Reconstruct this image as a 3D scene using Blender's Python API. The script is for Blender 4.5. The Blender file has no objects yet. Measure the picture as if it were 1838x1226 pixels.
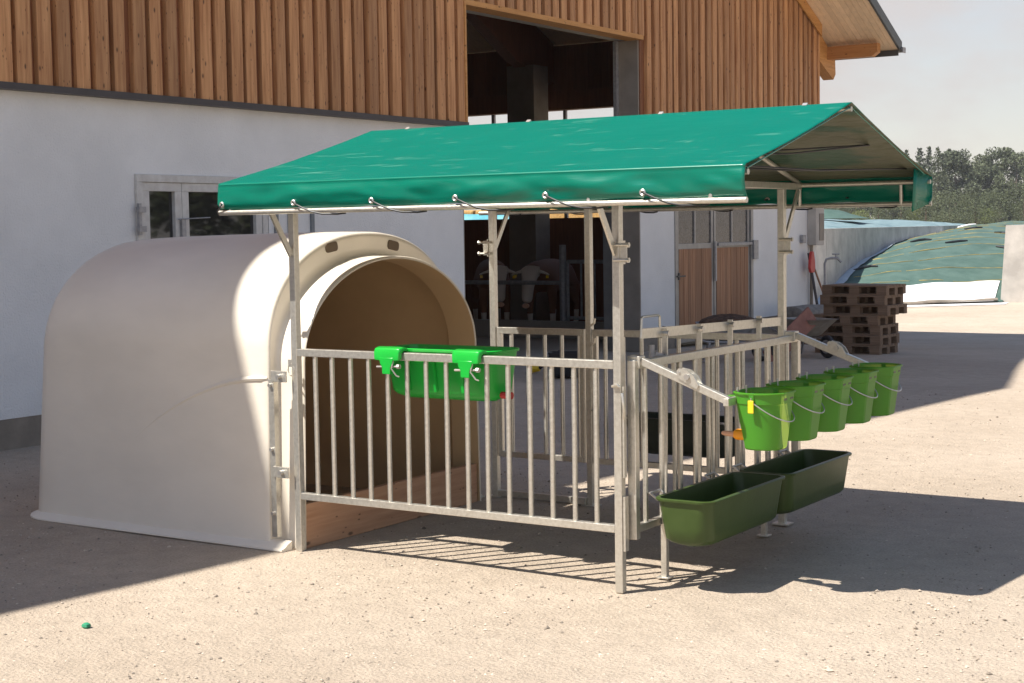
import bpy, bmesh, math, random
from mathutils import Vector, Matrix, noise
rnd = random.Random(7)
sc = bpy.context.scene
R = math.radians

# ------------------------------------------------------------------ camera
cd = bpy.data.cameras.new("camera")
cam = bpy.data.objects.new("camera", cd); sc.collection.objects.link(cam); sc.camera = cam
F_PX, YAW, PITCH, ROLL = 2791.23, -0.5760, -0.0715, -0.0151
cd.sensor_fit = 'HORIZONTAL'; cd.sensor_width = 36.0; cd.lens = 36.0 * F_PX / 1838.0
cd.clip_start = 0.1; cd.clip_end = 3000
CAM = Vector((5.5066, -6.3514, 1.7163))
fw = Vector((math.sin(YAW) * math.cos(PITCH), math.cos(YAW) * math.cos(PITCH), math.sin(PITCH)))
rt = Vector((math.cos(YAW), -math.sin(YAW), 0)); up = rt.cross(fw)
rt2 = rt * math.cos(ROLL) + up * math.sin(ROLL); up2 = -rt * math.sin(ROLL) + up * math.cos(ROLL)
m = Matrix((rt2, up2, -fw)).transposed().to_4x4(); m.translation = CAM
cam.matrix_world = m

# ------------------------------------------------------------------ light
SUN_DIR = Vector((0.365, 0.55, -1.0)).normalized()
sun_el = math.asin(-SUN_DIR.z); sun_az = math.atan2(-SUN_DIR.x, -SUN_DIR.y)
w = bpy.data.worlds.new("World"); sc.world = w; w.use_nodes = True
nt = w.node_tree; nt.nodes.clear()
out = nt.nodes.new("ShaderNodeOutputWorld"); bg = nt.nodes.new("ShaderNodeBackground")
sky = nt.nodes.new("ShaderNodeTexSky"); sky.sky_type = 'NISHITA'; sky.sun_disc = False
sky.sun_elevation = sun_el; sky.sun_rotation = sun_az
sky.air_density = 1.2; sky.dust_density = 0.6; sky.ozone_density = 2.2; sky.altitude = 400
bg.inputs[1].default_value = 0.092
tc = nt.nodes.new("ShaderNodeTexCoord")
mp = nt.nodes.new("ShaderNodeMapping"); mp.inputs['Scale'].default_value = (7.0, 7.0, 16.0)
nz = nt.nodes.new("ShaderNodeTexNoise"); nz.inputs['Scale'].default_value = 1.3; nz.inputs['Detail'].default_value = 7; nz.inputs['Roughness'].default_value = 0.55
rp = nt.nodes.new("ShaderNodeValToRGB"); rp.color_ramp.elements[0].position = 0.40; rp.color_ramp.elements[1].position = 0.62
rp.color_ramp.elements[0].color = (0.66, 0.66, 0.66, 1); rp.color_ramp.elements[1].color = (0.95, 0.95, 0.95, 1)
mx = nt.nodes.new("ShaderNodeMix"); mx.data_type = 'RGBA'
mx.inputs[7].default_value = (4.35, 3.95, 3.82, 1)
L = nt.links.new
L(tc.outputs['Generated'], mp.inputs['Vector']); L(mp.outputs[0], nz.inputs['Vector']); L(nz.outputs['Fac'], rp.inputs[0])

sx = nt.nodes.new("ShaderNodeSeparateXYZ"); L(tc.outputs['Generated'], sx.inputs[0])
hz = nt.nodes.new("ShaderNodeMapRange"); hz.inputs['From Min'].default_value = 0.16; hz.inputs['From Max'].default_value = 0.5
hz.inputs['To Min'].default_value = 1.0; hz.inputs['To Max'].default_value = 0.06; L(sx.outputs['Z'], hz.inputs[0])   # the pale haze thins out overhead
hm_ = nt.nodes.new("ShaderNodeMath"); hm_.operation = 'MULTIPLY'; L(rp.outputs[0], hm_.inputs[0]); L(hz.outputs[0], hm_.inputs[1]); L(hm_.outputs[0], mx.inputs[0]); L(sky.outputs[0], mx.inputs[6]); L(mx.outputs[2], bg.inputs[0]); L(bg.outputs[0], out.inputs[0])
sl = bpy.data.lights.new("sun", 'SUN'); sl.energy = 5.0; sl.angle = R(0.5); sl.color = (1.0, 0.95, 0.87)
so = bpy.data.objects.new("sun", sl); sc.collection.objects.link(so)
so.rotation_euler = SUN_DIR.to_track_quat('-Z', 'Y').to_euler(); so.location = (-20, -30, 50)
sc.view_settings.view_transform = 'Standard'; sc.view_settings.look = 'None'
sc.view_settings.exposure = 0.84; sc.view_settings.gamma = 1.0; sc.view_settings.use_curve_mapping = False
sc.cycles.max_bounces = 8; sc.cycles.diffuse_bounces = 5

# ------------------------------------------------------------------ materials
def pm(name, col, rough=0.6, metal=0.0, var=0.12, scale=6.0, bump=0.0, bscale=None, stretch=(1, 1, 1), spec=0.5,
       trans=0.0, tcol=None, island=0.0, col2=None, lo=0.35, hi=0.65, detail=5, coat=0.0, space='OBJ', rvar=0.0):
    """procedural material: two-tone noise colour, optional bump, per-island tint, translucency"""
    M = bpy.data.materials.new(name); M.use_nodes = True
    t = M.node_tree; N = t.nodes; K = t.links.new
    b = N["Principled BSDF"]; b.inputs['Roughness'].default_value = rough; b.inputs['Metallic'].default_value = metal
    b.inputs['Specular IOR Level'].default_value = spec
    if coat: b.inputs['Coat Weight'].default_value = coat; b.inputs['Coat Roughness'].default_value = 0.15
    co = N.new("ShaderNodeTexCoord") if space == 'OBJ' else N.new("ShaderNodeNewGeometry")
    src = co.outputs['Object'] if space == 'OBJ' else co.outputs['Position']
    mp = N.new("ShaderNodeMapping"); mp.inputs['Scale'].default_value = stretch; K(src, mp.inputs['Vector'])
    nz = N.new("ShaderNodeTexNoise"); nz.inputs['Scale'].default_value = scale; nz.inputs['Detail'].default_value = detail
    nz.inputs['Roughness'].default_value = 0.6; K(mp.outputs[0], nz.inputs['Vector'])
    rp = N.new("ShaderNodeValToRGB"); e = rp.color_ramp.elements
    e[0].position = lo; e[1].position = hi
    if col2 is None:
        e[0].color = tuple(c * (1 - var) for c in col) + (1,); e[1].color = tuple(min(1, c * (1 + var)) for c in col) + (1,)
    else:
        e[0].color = tuple(col) + (1,); e[1].color = tuple(col2) + (1,)
    K(nz.outputs['Fac'], rp.inputs[0]); c = rp.outputs[0]
    if island:
        g = N.new("ShaderNodeNewGeometry"); hs = N.new("ShaderNodeHueSaturation"); mr = N.new("ShaderNodeMapRange")
        mr.inputs['To Min'].default_value = 1 - island; mr.inputs['To Max'].default_value = 1 + island
        K(g.outputs['Random Per Island'], mr.inputs[0]); K(mr.outputs[0], hs.inputs['Value']); K(c, hs.inputs['Color']); c = hs.outputs[0]
    K(c, b.inputs['Base Color'])
    if rvar:
        mr2 = N.new("ShaderNodeMapRange"); mr2.inputs['To Min'].default_value = rough - rvar; mr2.inputs['To Max'].default_value = rough + rvar
        K(nz.outputs['Fac'], mr2.inputs[0]); K(mr2.outputs[0], b.inputs['Roughness'])
    if bump:
        n2 = N.new("ShaderNodeTexNoise"); n2.inputs['Scale'].default_value = bscale or scale * 3; n2.inputs['Detail'].default_value = 6
        K(mp.outputs[0], n2.inputs['Vector']); bp = N.new("ShaderNodeBump"); bp.inputs['Strength'].default_value = 1.0
        bp.inputs['Distance'].default_value = bump; K(n2.outputs['Fac'], bp.inputs['Height']); K(bp.outputs[0], b.inputs['Normal'])
    if trans:
        tl = N.new("ShaderNodeBsdfTranslucent"); (setattr(tl.inputs['Color'], 'default_value', tuple(tcol) + (1,)) if tcol else K(c, tl.inputs['Color'])); ms = N.new("ShaderNodeMixShader"); ms.inputs[0].default_value = trans
        K(b.outputs[0], ms.inputs[1]); K(tl.outputs[0], ms.inputs[2]); K(ms.outputs[0], N["Material Output"].inputs['Surface'])
    return M

def wood_mat(name, dark, light, axis='Z', island=0.12, knots=True, rough=0.7):
    s = {'Z': (1, 1, 0.06), 'Y': (1, 0.06, 1), 'X': (0.06, 1, 1)}[axis]
    M = pm(name, dark, rough=rough, col2=light, scale=28, stretch=s, bump=0.0015, bscale=60, island=island, lo=0.3, hi=0.7)
    t = M.node_tree; N = t.nodes; K = t.links.new; b = N["Principled BSDF"]
    lk = b.inputs['Base Color'].links[0]; c = lk.from_socket
    for vs_, p0_, p1_ in (((10.5, .06, .14), (23, .05, .15)) if knots else ()):
        c = b.inputs['Base Color'].links[0].from_socket
        co = N.new("ShaderNodeTexCoord"); mp = N.new("ShaderNodeMapping")
        mp.inputs['Scale'].default_value = {'Z': (1, 1, 0.45), 'Y': (1, 0.45, 1), 'X': (0.45, 1, 1)}[axis]
        K(co.outputs['Object'], mp.inputs[0]); v = N.new("ShaderNodeTexVoronoi"); v.inputs['Scale'].default_value = vs_
        K(mp.outputs[0], v.inputs['Vector']); rp = N.new("ShaderNodeValToRGB"); e = rp.color_ramp.elements
        e[0].position = p0_; e[0].color = (.85, .85, .85, 1); e[1].position = p1_; e[1].color = (0, 0, 0, 1)
        K(v.outputs['Distance'], rp.inputs[0]); mx = N.new("ShaderNodeMix"); mx.data_type = 'RGBA'
        K(rp.outputs[0], mx.inputs[0]); K(c, mx.inputs[6]); mx.inputs[7].default_value = tuple(d * 0.2 for d in dark) + (1,)
        K(mx.outputs[2], b.inputs['Base Color'])
    return M

MAT = {}
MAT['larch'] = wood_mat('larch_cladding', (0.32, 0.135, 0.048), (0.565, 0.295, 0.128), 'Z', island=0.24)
MAT['larch_under'] = wood_mat('larch_under_shaded', (0.17, 0.055, 0.018), (0.27, 0.105, 0.04), 'Z', island=0.15)  # under-board wood darkened so the gaps carry shade in their colour
MAT['larch_door'] = wood_mat('larch_door_boards', (0.25, 0.11, 0.05), (0.40, 0.21, 0.11), 'Z', island=0.2, knots=False)
MAT['beam'] = wood_mat('spruce_beam', (0.42, 0.19, 0.05), (0.58, 0.30, 0.10), 'Y', island=0.05)
MAT['beam_x'] = wood_mat('spruce_purlin', (0.36, 0.15, 0.045), (0.5, 0.24, 0.08), 'X', island=0.05)
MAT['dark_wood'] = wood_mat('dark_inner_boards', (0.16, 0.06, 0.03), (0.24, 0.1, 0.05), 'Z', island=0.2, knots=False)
MAT['board'] = wood_mat('threshold_plank', (0.42, 0.22, 0.12), (0.56, 0.33, 0.2), 'Y', island=0.0)
MAT['pallet'] = wood_mat('weathered_pallet', (0.125, 0.08, 0.05), (0.23, 0.15, 0.095), 'X', island=0.4, knots=False, rough=0.85)
MAT['plaster'] = pm('white_plaster', (0.74, 0.73, 0.71), 0.9, var=0.05, scale=1.6, bump=0.008, bscale=60, detail=9, space='W')
MAT['plinth'] = pm('grey_plinth', (0.25, 0.21, 0.165), 0.9, var=0.15, scale=4, bump=0.002, space='W')
MAT['concrete'] = pm('concrete', (0.42, 0.39, 0.35), 0.9, var=0.2, scale=1.5, bump=0.003, bscale=30, space='W')
MAT['concrete_dark'] = pm('concrete_jamb', (0.27, 0.235, 0.195), 0.9, var=0.12, scale=3, bump=0.002, space='W')
MAT['flash'] = pm('flashing', (0.055, 0.048, 0.05), 0.45, metal=0.3, var=0.1)
MAT['soffit'] = pm('soffit_boards', (0.84, 0.66, 0.45), 0.75, var=0.07, scale=20, stretch=(1, 0.05, 1), island=0.09)
MAT['roofing'] = pm('roof_sheet', (0.18, 0.07, 0.05), 0.6, var=0.1)
MAT['barge'] = pm('barge_board', (0.06, 0.065, 0.065), 0.5, var=0.1)
MAT['steel'] = pm('galvanised_steel', (0.53, 0.505, 0.445), 0.36, metal=0.75, col2=(0.66, 0.635, 0.57), scale=55, bump=0.0004, bscale=120, rvar=0.12, lo=0.3, hi=0.7)
MAT['steel_dull'] = pm('dull_galvanised_steel', (0.26, 0.255, 0.26), 0.55, metal=0.4, col2=(0.38, 0.37, 0.37), scale=20)
MAT['bolt'] = pm('zinc_bolt', (0.55, 0.53, 0.5), 0.35, metal=0.8, var=0.1)
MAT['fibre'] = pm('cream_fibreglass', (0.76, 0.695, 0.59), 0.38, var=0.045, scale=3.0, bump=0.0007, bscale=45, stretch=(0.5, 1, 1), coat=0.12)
MAT['inner_shade'] = pm('shaded_inner_face', (0.60, 0.42, 0.235), 0.6, var=0.05, scale=3)  # same fibreglass as the shell; warm inner shade put into this brown
MAT['vent'] = pm('vent_shade_plate', (0.12, 0.085, 0.055), 0.8, var=0.1)  # solid plates, coloured like the gloom behind open vent holes
MAT['bucket'] = pm('green_bucket_plastic', (0.075, 0.36, 0.03), 0.34, var=0.03, scale=8, trans=0.45, tcol=(0.44, 0.50, 0.09), bump=0.0003, bscale=60)
MAT['bucket_dark'] = MAT['bucket']
MAT['feeder'] = pm('green_feeder_plastic', (0.012, 0.42, 0.045), 0.28, var=0.05, scale=8, trans=0.12, bump=0.0004, bscale=50)
MAT['trough'] = pm('olive_trough_plastic', (0.034, 0.060, 0.012), 0.36, col2=(0.043, 0.072, 0.017), scale=9, spec=0.35, bump=0.0005, bscale=40)
MAT['trough_shaded'] = pm('shaded_trough_plastic', (0.02, 0.028, 0.018), 0.5, var=0.15, scale=7)  # same kind of trough, its shade painted in as darker plastic
MAT['black'] = pm('black_rubber', (0.015, 0.015, 0.017), 0.5, var=0.2)
MAT['orange'] = pm('orange_plastic', (0.85, 0.33, 0.015), 0.4, var=0.04)
MAT['yellow'] = pm('yellow_plastic', (0.85, 0.55, 0.02), 0.4, var=0.04)
MAT['teat'] = pm('rubber_teat', (0.62, 0.33, 0.2), 0.5, var=0.06)
MAT['red'] = pm('red_plastic', (0.45, 0.03, 0.025), 0.5, var=0.1)
MAT['frame'] = pm('weathered_white_frame', (0.52, 0.49, 0.45), 0.7, col2=(0.62, 0.6, 0.56), scale=14)
MAT['door_frame'] = pm('grey_steel_frame', (0.30, 0.285, 0.265), 0.5, metal=0.3, var=0.1)
MAT['glass'] = pm('window_glass', (0.02, 0.02, 0.02), 0.03, var=0.1, spec=0.9)
MAT['door_glass'] = pm('dusty_window', (0.035, 0.028, 0.027), 0.22, col2=(0.075, 0.062, 0.06), scale=16)
MAT['straw'] = pm('straw', (0.34, 0.19, 0.06), 0.9, col2=(0.46, 0.28, 0.10), scale=18, bump=0.01)
MAT['cyan'] = pm('cyan_sheet', (0.10, 0.45, 0.55), 0.5, var=0.1, trans=0.4)
MAT['netting'] = pm('green_silage_net', (0.038, 0.080, 0.064), 0.8, col2=(0.068, 0.118, 0.097), scale=1.6, bump=0.015, bscale=5)
MAT['bluenet'] = pm('blue_green_sheet', (0.10, 0.165, 0.18), 0.6, col2=(0.20, 0.275, 0.285), scale=1.6, bump=0.02, bscale=4, stretch=(1.5, 1, 1))
MAT['yline'] = pm('yellow_band', (0.30, 0.24, 0.085), 0.8, var=0.2, scale=5)
MAT['whiteplastic'] = pm('white_film', (0.8, 0.78, 0.77), 0.45, var=0.04, scale=2, bump=0.02, bscale=4)
MAT['bluefilm'] = pm('pale_blue_film', (0.42, 0.49, 0.56), 0.4, var=0.08, scale=3, bump=0.01, bscale=6)
MAT['manure'] = pm('dark_manure', (0.06, 0.035, 0.022), 0.95, col2=(0.12, 0.07, 0.042), scale=14, bump=0.03, bscale=20)
MAT['barrow'] = pm('grey_barrow_tub', (0.26, 0.235, 0.20), 0.55, col2=(0.36, 0.33, 0.285), scale=7, metal=0.2)
MAT['barrow_blue'] = pm('blue_grey_tub', (0.15, 0.165, 0.175), 0.55, col2=(0.21, 0.225, 0.235), scale=7)
MAT['redboard'] = pm('red_brown_board', (0.23, 0.10, 0.075), 0.8, col2=(0.30, 0.14, 0.105), scale=9)
MAT['stone'] = pm('grey_weathered_top', (0.15, 0.14, 0.125), 0.9, col2=(0.24, 0.22, 0.195), scale=12, bump=0.02, bscale=16)
MAT['polewood'] = pm('worn_handle_wood', (0.30, 0.15, 0.08), 0.7, var=0.15)
MAT['leaf_dark'] = pm('conifer_needles', (0.062, 0.076, 0.042), 0.85, col2=(0.10, 0.116, 0.066), scale=0.35, island=0.3, space='W', trans=0.15)
MAT['leaf'] = pm('broad_leaves', (0.066, 0.082, 0.04), 0.8, col2=(0.108, 0.124, 0.062), scale=0.3, island=0.3, space='W', trans=0.2)
MAT['leaf_yellow'] = pm('yellow_green_leaves', (0.15, 0.19, 0.04), 0.7, col2=(0.22, 0.25, 0.07), scale=0.6, island=0.3, space='W', trans=0.2)
MAT['bark'] = pm('bark', (0.10, 0.07, 0.05), 0.9, var=0.2)
MAT['field'] = pm('dry_field', (0.22, 0.20, 0.09), 0.95, col2=(0.30, 0.26, 0.12), scale=0.1, space='W')
MAT['pebble'] = pm('pebbles', (0.30, 0.245, 0.19), 0.9, col2=(0.48, 0.41, 0.33), scale=30, island=0.55, space='W')
MAT['greenbit'] = pm('green_scrap', (0.03, 0.25, 0.13), 0.5, var=0.1)

def ground_mat():
    M = bpy.data.materials.new('gravel_yard'); M.use_nodes = True
    t = M.node_tree; N = t.nodes; K = t.links.new; b = N["Principled BSDF"]; b.inputs['Roughness'].default_value = 0.95
    b.inputs['Specular IOR Level'].default_value = 0.2
    g = N.new("ShaderNodeNewGeometry")
    def nse(s, d=6, r=0.6):
        n = N.new("ShaderNodeTexNoise"); n.inputs['Scale'].default_value = s; n.inputs['Detail'].default_value = d; n.inputs['Roughness'].default_value = r
        K(g.outputs['Position'], n.inputs['Vector']); return n
    big = nse(0.45, 4); mid = nse(7, 6); fine = nse(75, 5, 0.75)
    def ramp(n, p0, c0, p1, c1):
        r = N.new("ShaderNodeValToRGB"); e = r.color_ramp.elements; e[0].position = p0; e[0].color = c0 + (1,); e[1].position = p1; e[1].color = c1 + (1,)
        K(n.outputs[0], r.inputs[0]); return r
    base = ramp(big, 0.35, (0.435, 0.362, 0.285), 0.68, (0.52, 0.438, 0.352))
    m1 = ramp(mid, 0.3, (0.89, 0.885, 0.875), 0.65, (1.03, 1.02, 1.01))
    f1 = ramp(fine, 0.33, (0.76, 0.75, 0.735), 0.58, (1.05, 1.045, 1.04))
    def mul(a, bb):
        x = N.new("ShaderNodeMix"); x.data_type = 'RGBA'; x.blend_type = 'MULTIPLY'; x.inputs[0].default_value = 1
        K(a, x.inputs[6]); K(bb, x.inputs[7]); return x.outputs[2]
    c = mul(mul(base.outputs[0], m1.outputs[0]), f1.outputs[0])
    v = N.new("ShaderNodeTexVoronoi"); v.inputs['Scale'].default_value = 55; K(g.outputs['Position'], v.inputs['Vector'])
    b1 = N.new("ShaderNodeBump"); b1.inputs['Distance'].default_value = 0.012; b1.inputs['Strength'].default_value = 0.9; K(fine.outputs[0], b1.inputs['Height'])
    b2 = N.new("ShaderNodeBump"); b2.inputs['Distance'].default_value = 0.03; b2.inputs['Strength'].default_value = 0.6; K(mid.outputs[0], b2.inputs['Height']); K(b1.outputs[0], b2.inputs['Normal'])
    b3 = N.new("ShaderNodeBump"); b3.inputs['Distance'].default_value = 0.004; b3.inputs['Strength'].default_value = 0.8; b3.invert = True; K(v.outputs['Distance'], b3.inputs['Height']); K(b2.outputs[0], b3.inputs['Normal'])
    K(c, b.inputs['Base Color']); K(b3.outputs[0], b.inputs['Normal'])
    return M
MAT['ground'] = ground_mat()

def tarp_mat(nm, rough, spec, scuff, base):
    M = pm(nm, base, rough, var=0.03, scale=3, trans=0.03, spec=spec)
    t = M.node_tree; N = t.nodes; K = t.links.new; b = N["Principled BSDF"]
    co = N.new("ShaderNodeTexCoord"); mp = N.new("ShaderNodeMapping"); mp.inputs['Scale'].default_value = (1.3, 6.0, 6.0); mp.inputs['Rotation'].default_value = (0, 0, 0.1)
    K(co.outputs['Object'], mp.inputs[0])
    n = N.new("ShaderNodeTexNoise"); n.inputs['Scale'].default_value = 1.9; n.inputs['Detail'].default_value = 9; n.inputs['Roughness'].default_value = 0.68; n.inputs['Distortion'].default_value = 1.1
    K(mp.outputs[0], n.inputs['Vector'])
    r = N.new("ShaderNodeValToRGB"); e = r.color_ramp.elements; e[0].position = 0.575; e[0].color = (0, 0, 0, 1); e[1].position = 0.69; e[1].color = (scuff, scuff, scuff, 1)
    K(n.outputs[0], r.inputs[0]); c = b.inputs['Base Color'].links[0].from_socket
    mx = N.new("ShaderNodeMix"); mx.data_type = 'RGBA'; K(r.outputs[0], mx.inputs[0]); K(c, mx.inputs[6]); mx.inputs[7].default_value = (0.13, 0.29, 0.225, 1)
    K(mx.outputs[2], b.inputs['Base Color'])
    bp = N.new("ShaderNodeBump"); bp.inputs['Distance'].default_value = 0.006 if scuff > .2 else 0.002; bp.inputs['Strength'].default_value = 0.5; K(n.outputs[0], bp.inputs['Height']); K(bp.outputs[0], b.inputs['Normal'])
    return M
MAT['tarp'] = tarp_mat('green_pvc_tarp', 0.5, 0.05, 0.5, (0.0, 0.128, 0.092))
MAT['valance'] = tarp_mat('green_pvc_valance', 0.25, 0.45, 0.1, (0.0, 0.148, 0.098))
MAT['tarp_under'] = pm('tarp_under_reflection', (0.135, 0.14, 0.09), 0.5, col2=(0.04, 0.10, 0.062), scale=1.6, stretch=(1, 2, 1), lo=0.52, hi=0.6, bump=0.035, bscale=4, spec=0.4)  # olive over green paints in the ground's reflection on the cloth

def cow_mat():
    M = bpy.data.materials.new('cow_coat'); M.use_nodes = True
    t = M.node_tree; N = t.nodes; K = t.links.new; b = N["Principled BSDF"]; b.inputs['Roughness'].default_value = 0.8
    co = N.new("ShaderNodeTexCoord"); sp = N.new("ShaderNodeSeparateXYZ"); K(co.outputs['Object'], sp.inputs[0])
    n = N.new("ShaderNodeTexNoise"); n.inputs['Scale'].default_value = 1.7; n.inputs['Detail'].default_value = 3; K(co.outputs['Object'], n.inputs['Vector'])
    r1 = N.new("ShaderNodeValToRGB"); r1.color_ramp.elements[0].position = 0.66; r1.color_ramp.elements[1].position = 0.69; K(n.outputs[0], r1.inputs[0])
    # the head is the part of the animal ahead of x = 1.02 (its own white face)
    hd = N.new("ShaderNodeMath"); hd.operation = 'GREATER_THAN'; hd.inputs[1].default_value = 1.05; K(sp.outputs['X'], hd.inputs[0])
    lg = N.new("ShaderNodeMath"); lg.operation = 'LESS_THAN'; lg.inputs[1].default_value = 0.3; K(sp.outputs['Z'], lg.inputs[0])
    a = N.new("ShaderNodeMath"); a.operation = 'MAXIMUM'; K(hd.outputs[0], a.inputs[0]); K(lg.outputs[0], a.inputs[1])
    a2 = N.new("ShaderNodeMath"); a2.operation = 'MAXIMUM'; K(a.outputs[0], a2.inputs[0]); K(r1.outputs[0], a2.inputs[1])
    mx = N.new("ShaderNodeMix"); mx.data_type = 'RGBA'; K(a2.outputs[0], mx.inputs[0]); mx.inputs[6].default_value = (0.23, 0.095, 0.045, 1); mx.inputs[7].default_value = (0.66, 0.58, 0.5, 1)
    K(mx.outputs[2], b.inputs['Base Color']); return M
MAT['cow'] = cow_mat()

# ------------------------------------------------------------------ mesh helpers
class MB:
    def __init__(s): s.v = []; s.f = []
    def add(s, vs, fs):
        o = len(s.v); s.v += [tuple(x) for x in vs]; s.f += [tuple(i + o for i in f) for f in fs]; return s
    def box(s, x0, x1, y0, y1, z0, z1):
        vs = [(x, y, z) for z in (z0, z1) for y in (y0, y1) for x in (x0, x1)]
        return s.add(vs, [(0, 2, 3, 1), (4, 5, 7, 6), (0, 1, 5, 4), (2, 6, 7, 3), (0, 4, 6, 2), (1, 3, 7, 5)])
    def bar(s, p, q, w, h, ref=(0, 0, 1)):
        p = Vector(p); q = Vector(q); d = (q - p).normalized(); ref = Vector(ref)
        if abs(d.dot(ref)) > 0.98: ref = Vector((0, 1, 0))
        a = d.cross(ref).normalized(); b = a.cross(d).normalized(); a *= w / 2; b *= h / 2
        vs = [c + i * a + j * b for c in (p, q) for i, j in ((-1, -1), (1, -1), (1, 1), (-1, 1))]
        return s.add(vs, [(3, 2, 1, 0), (4, 5, 6, 7), (0, 1, 5, 4), (1, 2, 6, 5), (2, 3, 7, 6), (3, 0, 4, 7)])
    def tube(s, pts, r, n=10, cap=True, closed=False):
        pts = [Vector(p) for p in pts]; k = len(pts); rs = r if isinstance(r, (list, tuple)) else [r] * k
        o = len(s.v); prev = None
        for i, p in enumerate(pts):
            if closed: d = pts[(i + 1) % k] - pts[i - 1]
            else: d = pts[min(i + 1, k - 1)] - pts[max(i - 1, 0)]
            d.normalize()
            if prev is None:
                ref = Vector((0, 0, 1)) if abs(d.z) < 0.9 else Vector((0, 1, 0)); a = d.cross(ref).normalized()
            else: a = (prev - d * prev.dot(d)).normalized()
            prev = a; b = d.cross(a)
            for j in range(n):
                t = 2 * math.pi * j / n; s.v.append(tuple(p + (a * math.cos(t) + b * math.sin(t)) * rs[i]))
        for i in range(k if closed else k - 1):
            i2 = (i + 1) % k
            for j in range(n):
                j2 = (j + 1) % n; s.f.append((o + i * n + j, o + i * n + j2, o + i2 * n + j2, o + i2 * n + j))
        if cap and not closed:
            s.f.append(tuple(o + j for j in range(n))[::-1]); s.f.append(tuple(o + (k - 1) * n + j for j in range(n)))
        return s
    def loft(s, secs, closed=True, capA=False, capB=False):
        n = len(secs[0]); o = len(s.v)
        for c in secs: s.v += [tuple(p) for p in c]
        for i in range(len(secs) - 1):
            for j in range(n if closed else n - 1):
                j2 = (j + 1) % n; s.f.append((o + i * n + j, o + i * n + j2, o + (i + 1) * n + j2, o + (i + 1) * n + j))
        if capA: s.f.append(tuple(o + j for j in range(n))[::-1])
        if capB: s.f.append(tuple(o + (len(secs) - 1) * n + j for j in range(n)))
        return s
    def prism(s, poly, axis, a, b):
        """polygon in the plane across axis, pushed from a to b"""
        def P(u, v, c): return {'X': (c, u, v), 'Y': (u, c, v), 'Z': (u, v, c)}[axis]
        n = len(poly); vs = [P(u, v, a) for u, v in poly] + [P(u, v, b) for u, v in poly]
        fs = [tuple(range(n))[::-1], tuple(range(n, 2 * n))] + [(i, (i + 1) % n, n + (i + 1) % n, n + i) for i in range(n)]
        return s.add(vs, fs)
    def build(s, name, mat, parent=None, off=(0, 0, 0), smooth=False, bevel=0.0, angle=35):
        me = bpy.data.meshes.new(name); off = Vector(off)
        me.from_pydata([tuple(Vector(v) - off) for v in s.v], [], s.f)
        bm = bmesh.new(); bm.from_mesh(me); bmesh.ops.recalc_face_normals(bm, faces=bm.faces); bm.to_mesh(me); bm.free()
        me.materials.append(MAT[mat] if isinstance(mat, str) else mat)
        o = bpy.data.objects.new(name, me); sc.collection.objects.link(o)
        if parent is not None: o.parent = parent
        elif off.length: o.location = off
        if bevel:
            bv = o.modifiers.new("bevel", 'BEVEL'); bv.width = bevel; bv.segments = 2; bv.limit_method = 'ANGLE'; bv.angle_limit = R(40)
        if smooth:
            me.polygons.foreach_set('use_smooth', [True] * len(me.polygons))
            me.set_sharp_from_angle(angle=R(angle))
        return o

def tag(o, label=None, cat=None, group=None, kind=None):
    if label: o['label'] = label
    if cat: o['category'] = cat
    if group: o['group'] = group
    if kind: o['kind'] = kind
    return o
def thing(name, label, cat, loc=(0, 0, 0), rz=0.0, group=None):
    o = bpy.data.objects.new(name, None); sc.collection.objects.link(o); o.empty_display_size = 0.1
    o.location = loc; o.rotation_euler = (0, 0, rz); return tag(o, label, cat, group)
def dup(root, loc, rz, label, group=None, scale=None):
    r = root.copy(); sc.collection.objects.link(r); r.location = loc; r.rotation_euler = (0, 0, rz); r['label'] = label
    if group: r['group'] = group
    if scale: r.scale = scale
    for ch in list(root.children):
        c = ch.copy(); sc.collection.objects.link(c); c.parent = r
        for g in list(ch.children):
            d = g.copy(); sc.collection.objects.link(d); d.parent = c
    return r
def sstep(t): t = max(0.0, min(1.0, t)); return t * t * (3 - 2 * t)
def gz(x, y): return -0.35 * sstep((y - 12) / 10.0) * sstep((x + 8) / 4.0 if y < 19 else 1.0)
def along(u, D, z):
    """point seen at horizontal angle u (in units of the lens) at depth D"""
    p = CAM + D * (Vector((math.sin(YAW), math.cos(YAW), 0)) + rt * u); return Vector((p.x, p.y, z))

# ------------------------------------------------------------------ ground
xs = [-500, -300, -120, -60, -40, -30] + [-24 + i for i in range(0, 41)] + [20, 30, 60, 120, 300, 500]
ys = [-200, -60, -30] + [-16 + i for i in range(0, 60)] + [50, 60, 90, 150, 300, 700]
g = MB(); g.v = [(x, y, gz(x, y) + (0.012 * noise.noise((x * 0.6, y * 0.6, 0)) if abs(x) < 20 and abs(y) < 30 else 0)) for y in ys for x in xs]
nx = len(xs); g.f = [(j * nx + i, j * nx + i + 1, (j + 1) * nx + i + 1, (j + 1) * nx + i) for j in range(len(ys) - 1) for i in range(nx - 1)]
go = g.build('ground', 'ground', smooth=True); tag(go, 'pale gravel farm yard', kind='structure'); go.pop('category', None)
f = MB(); p = [along(-0.05, 75, -0.33), along(0.6, 75, -0.33), along(0.6, 500, -0.33), along(-0.05, 500, -0.33)]
f.add(p, [(0, 1, 2, 3)]); tag(f.build('field', 'field'), 'dry field beyond the yard', kind='structure')
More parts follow.
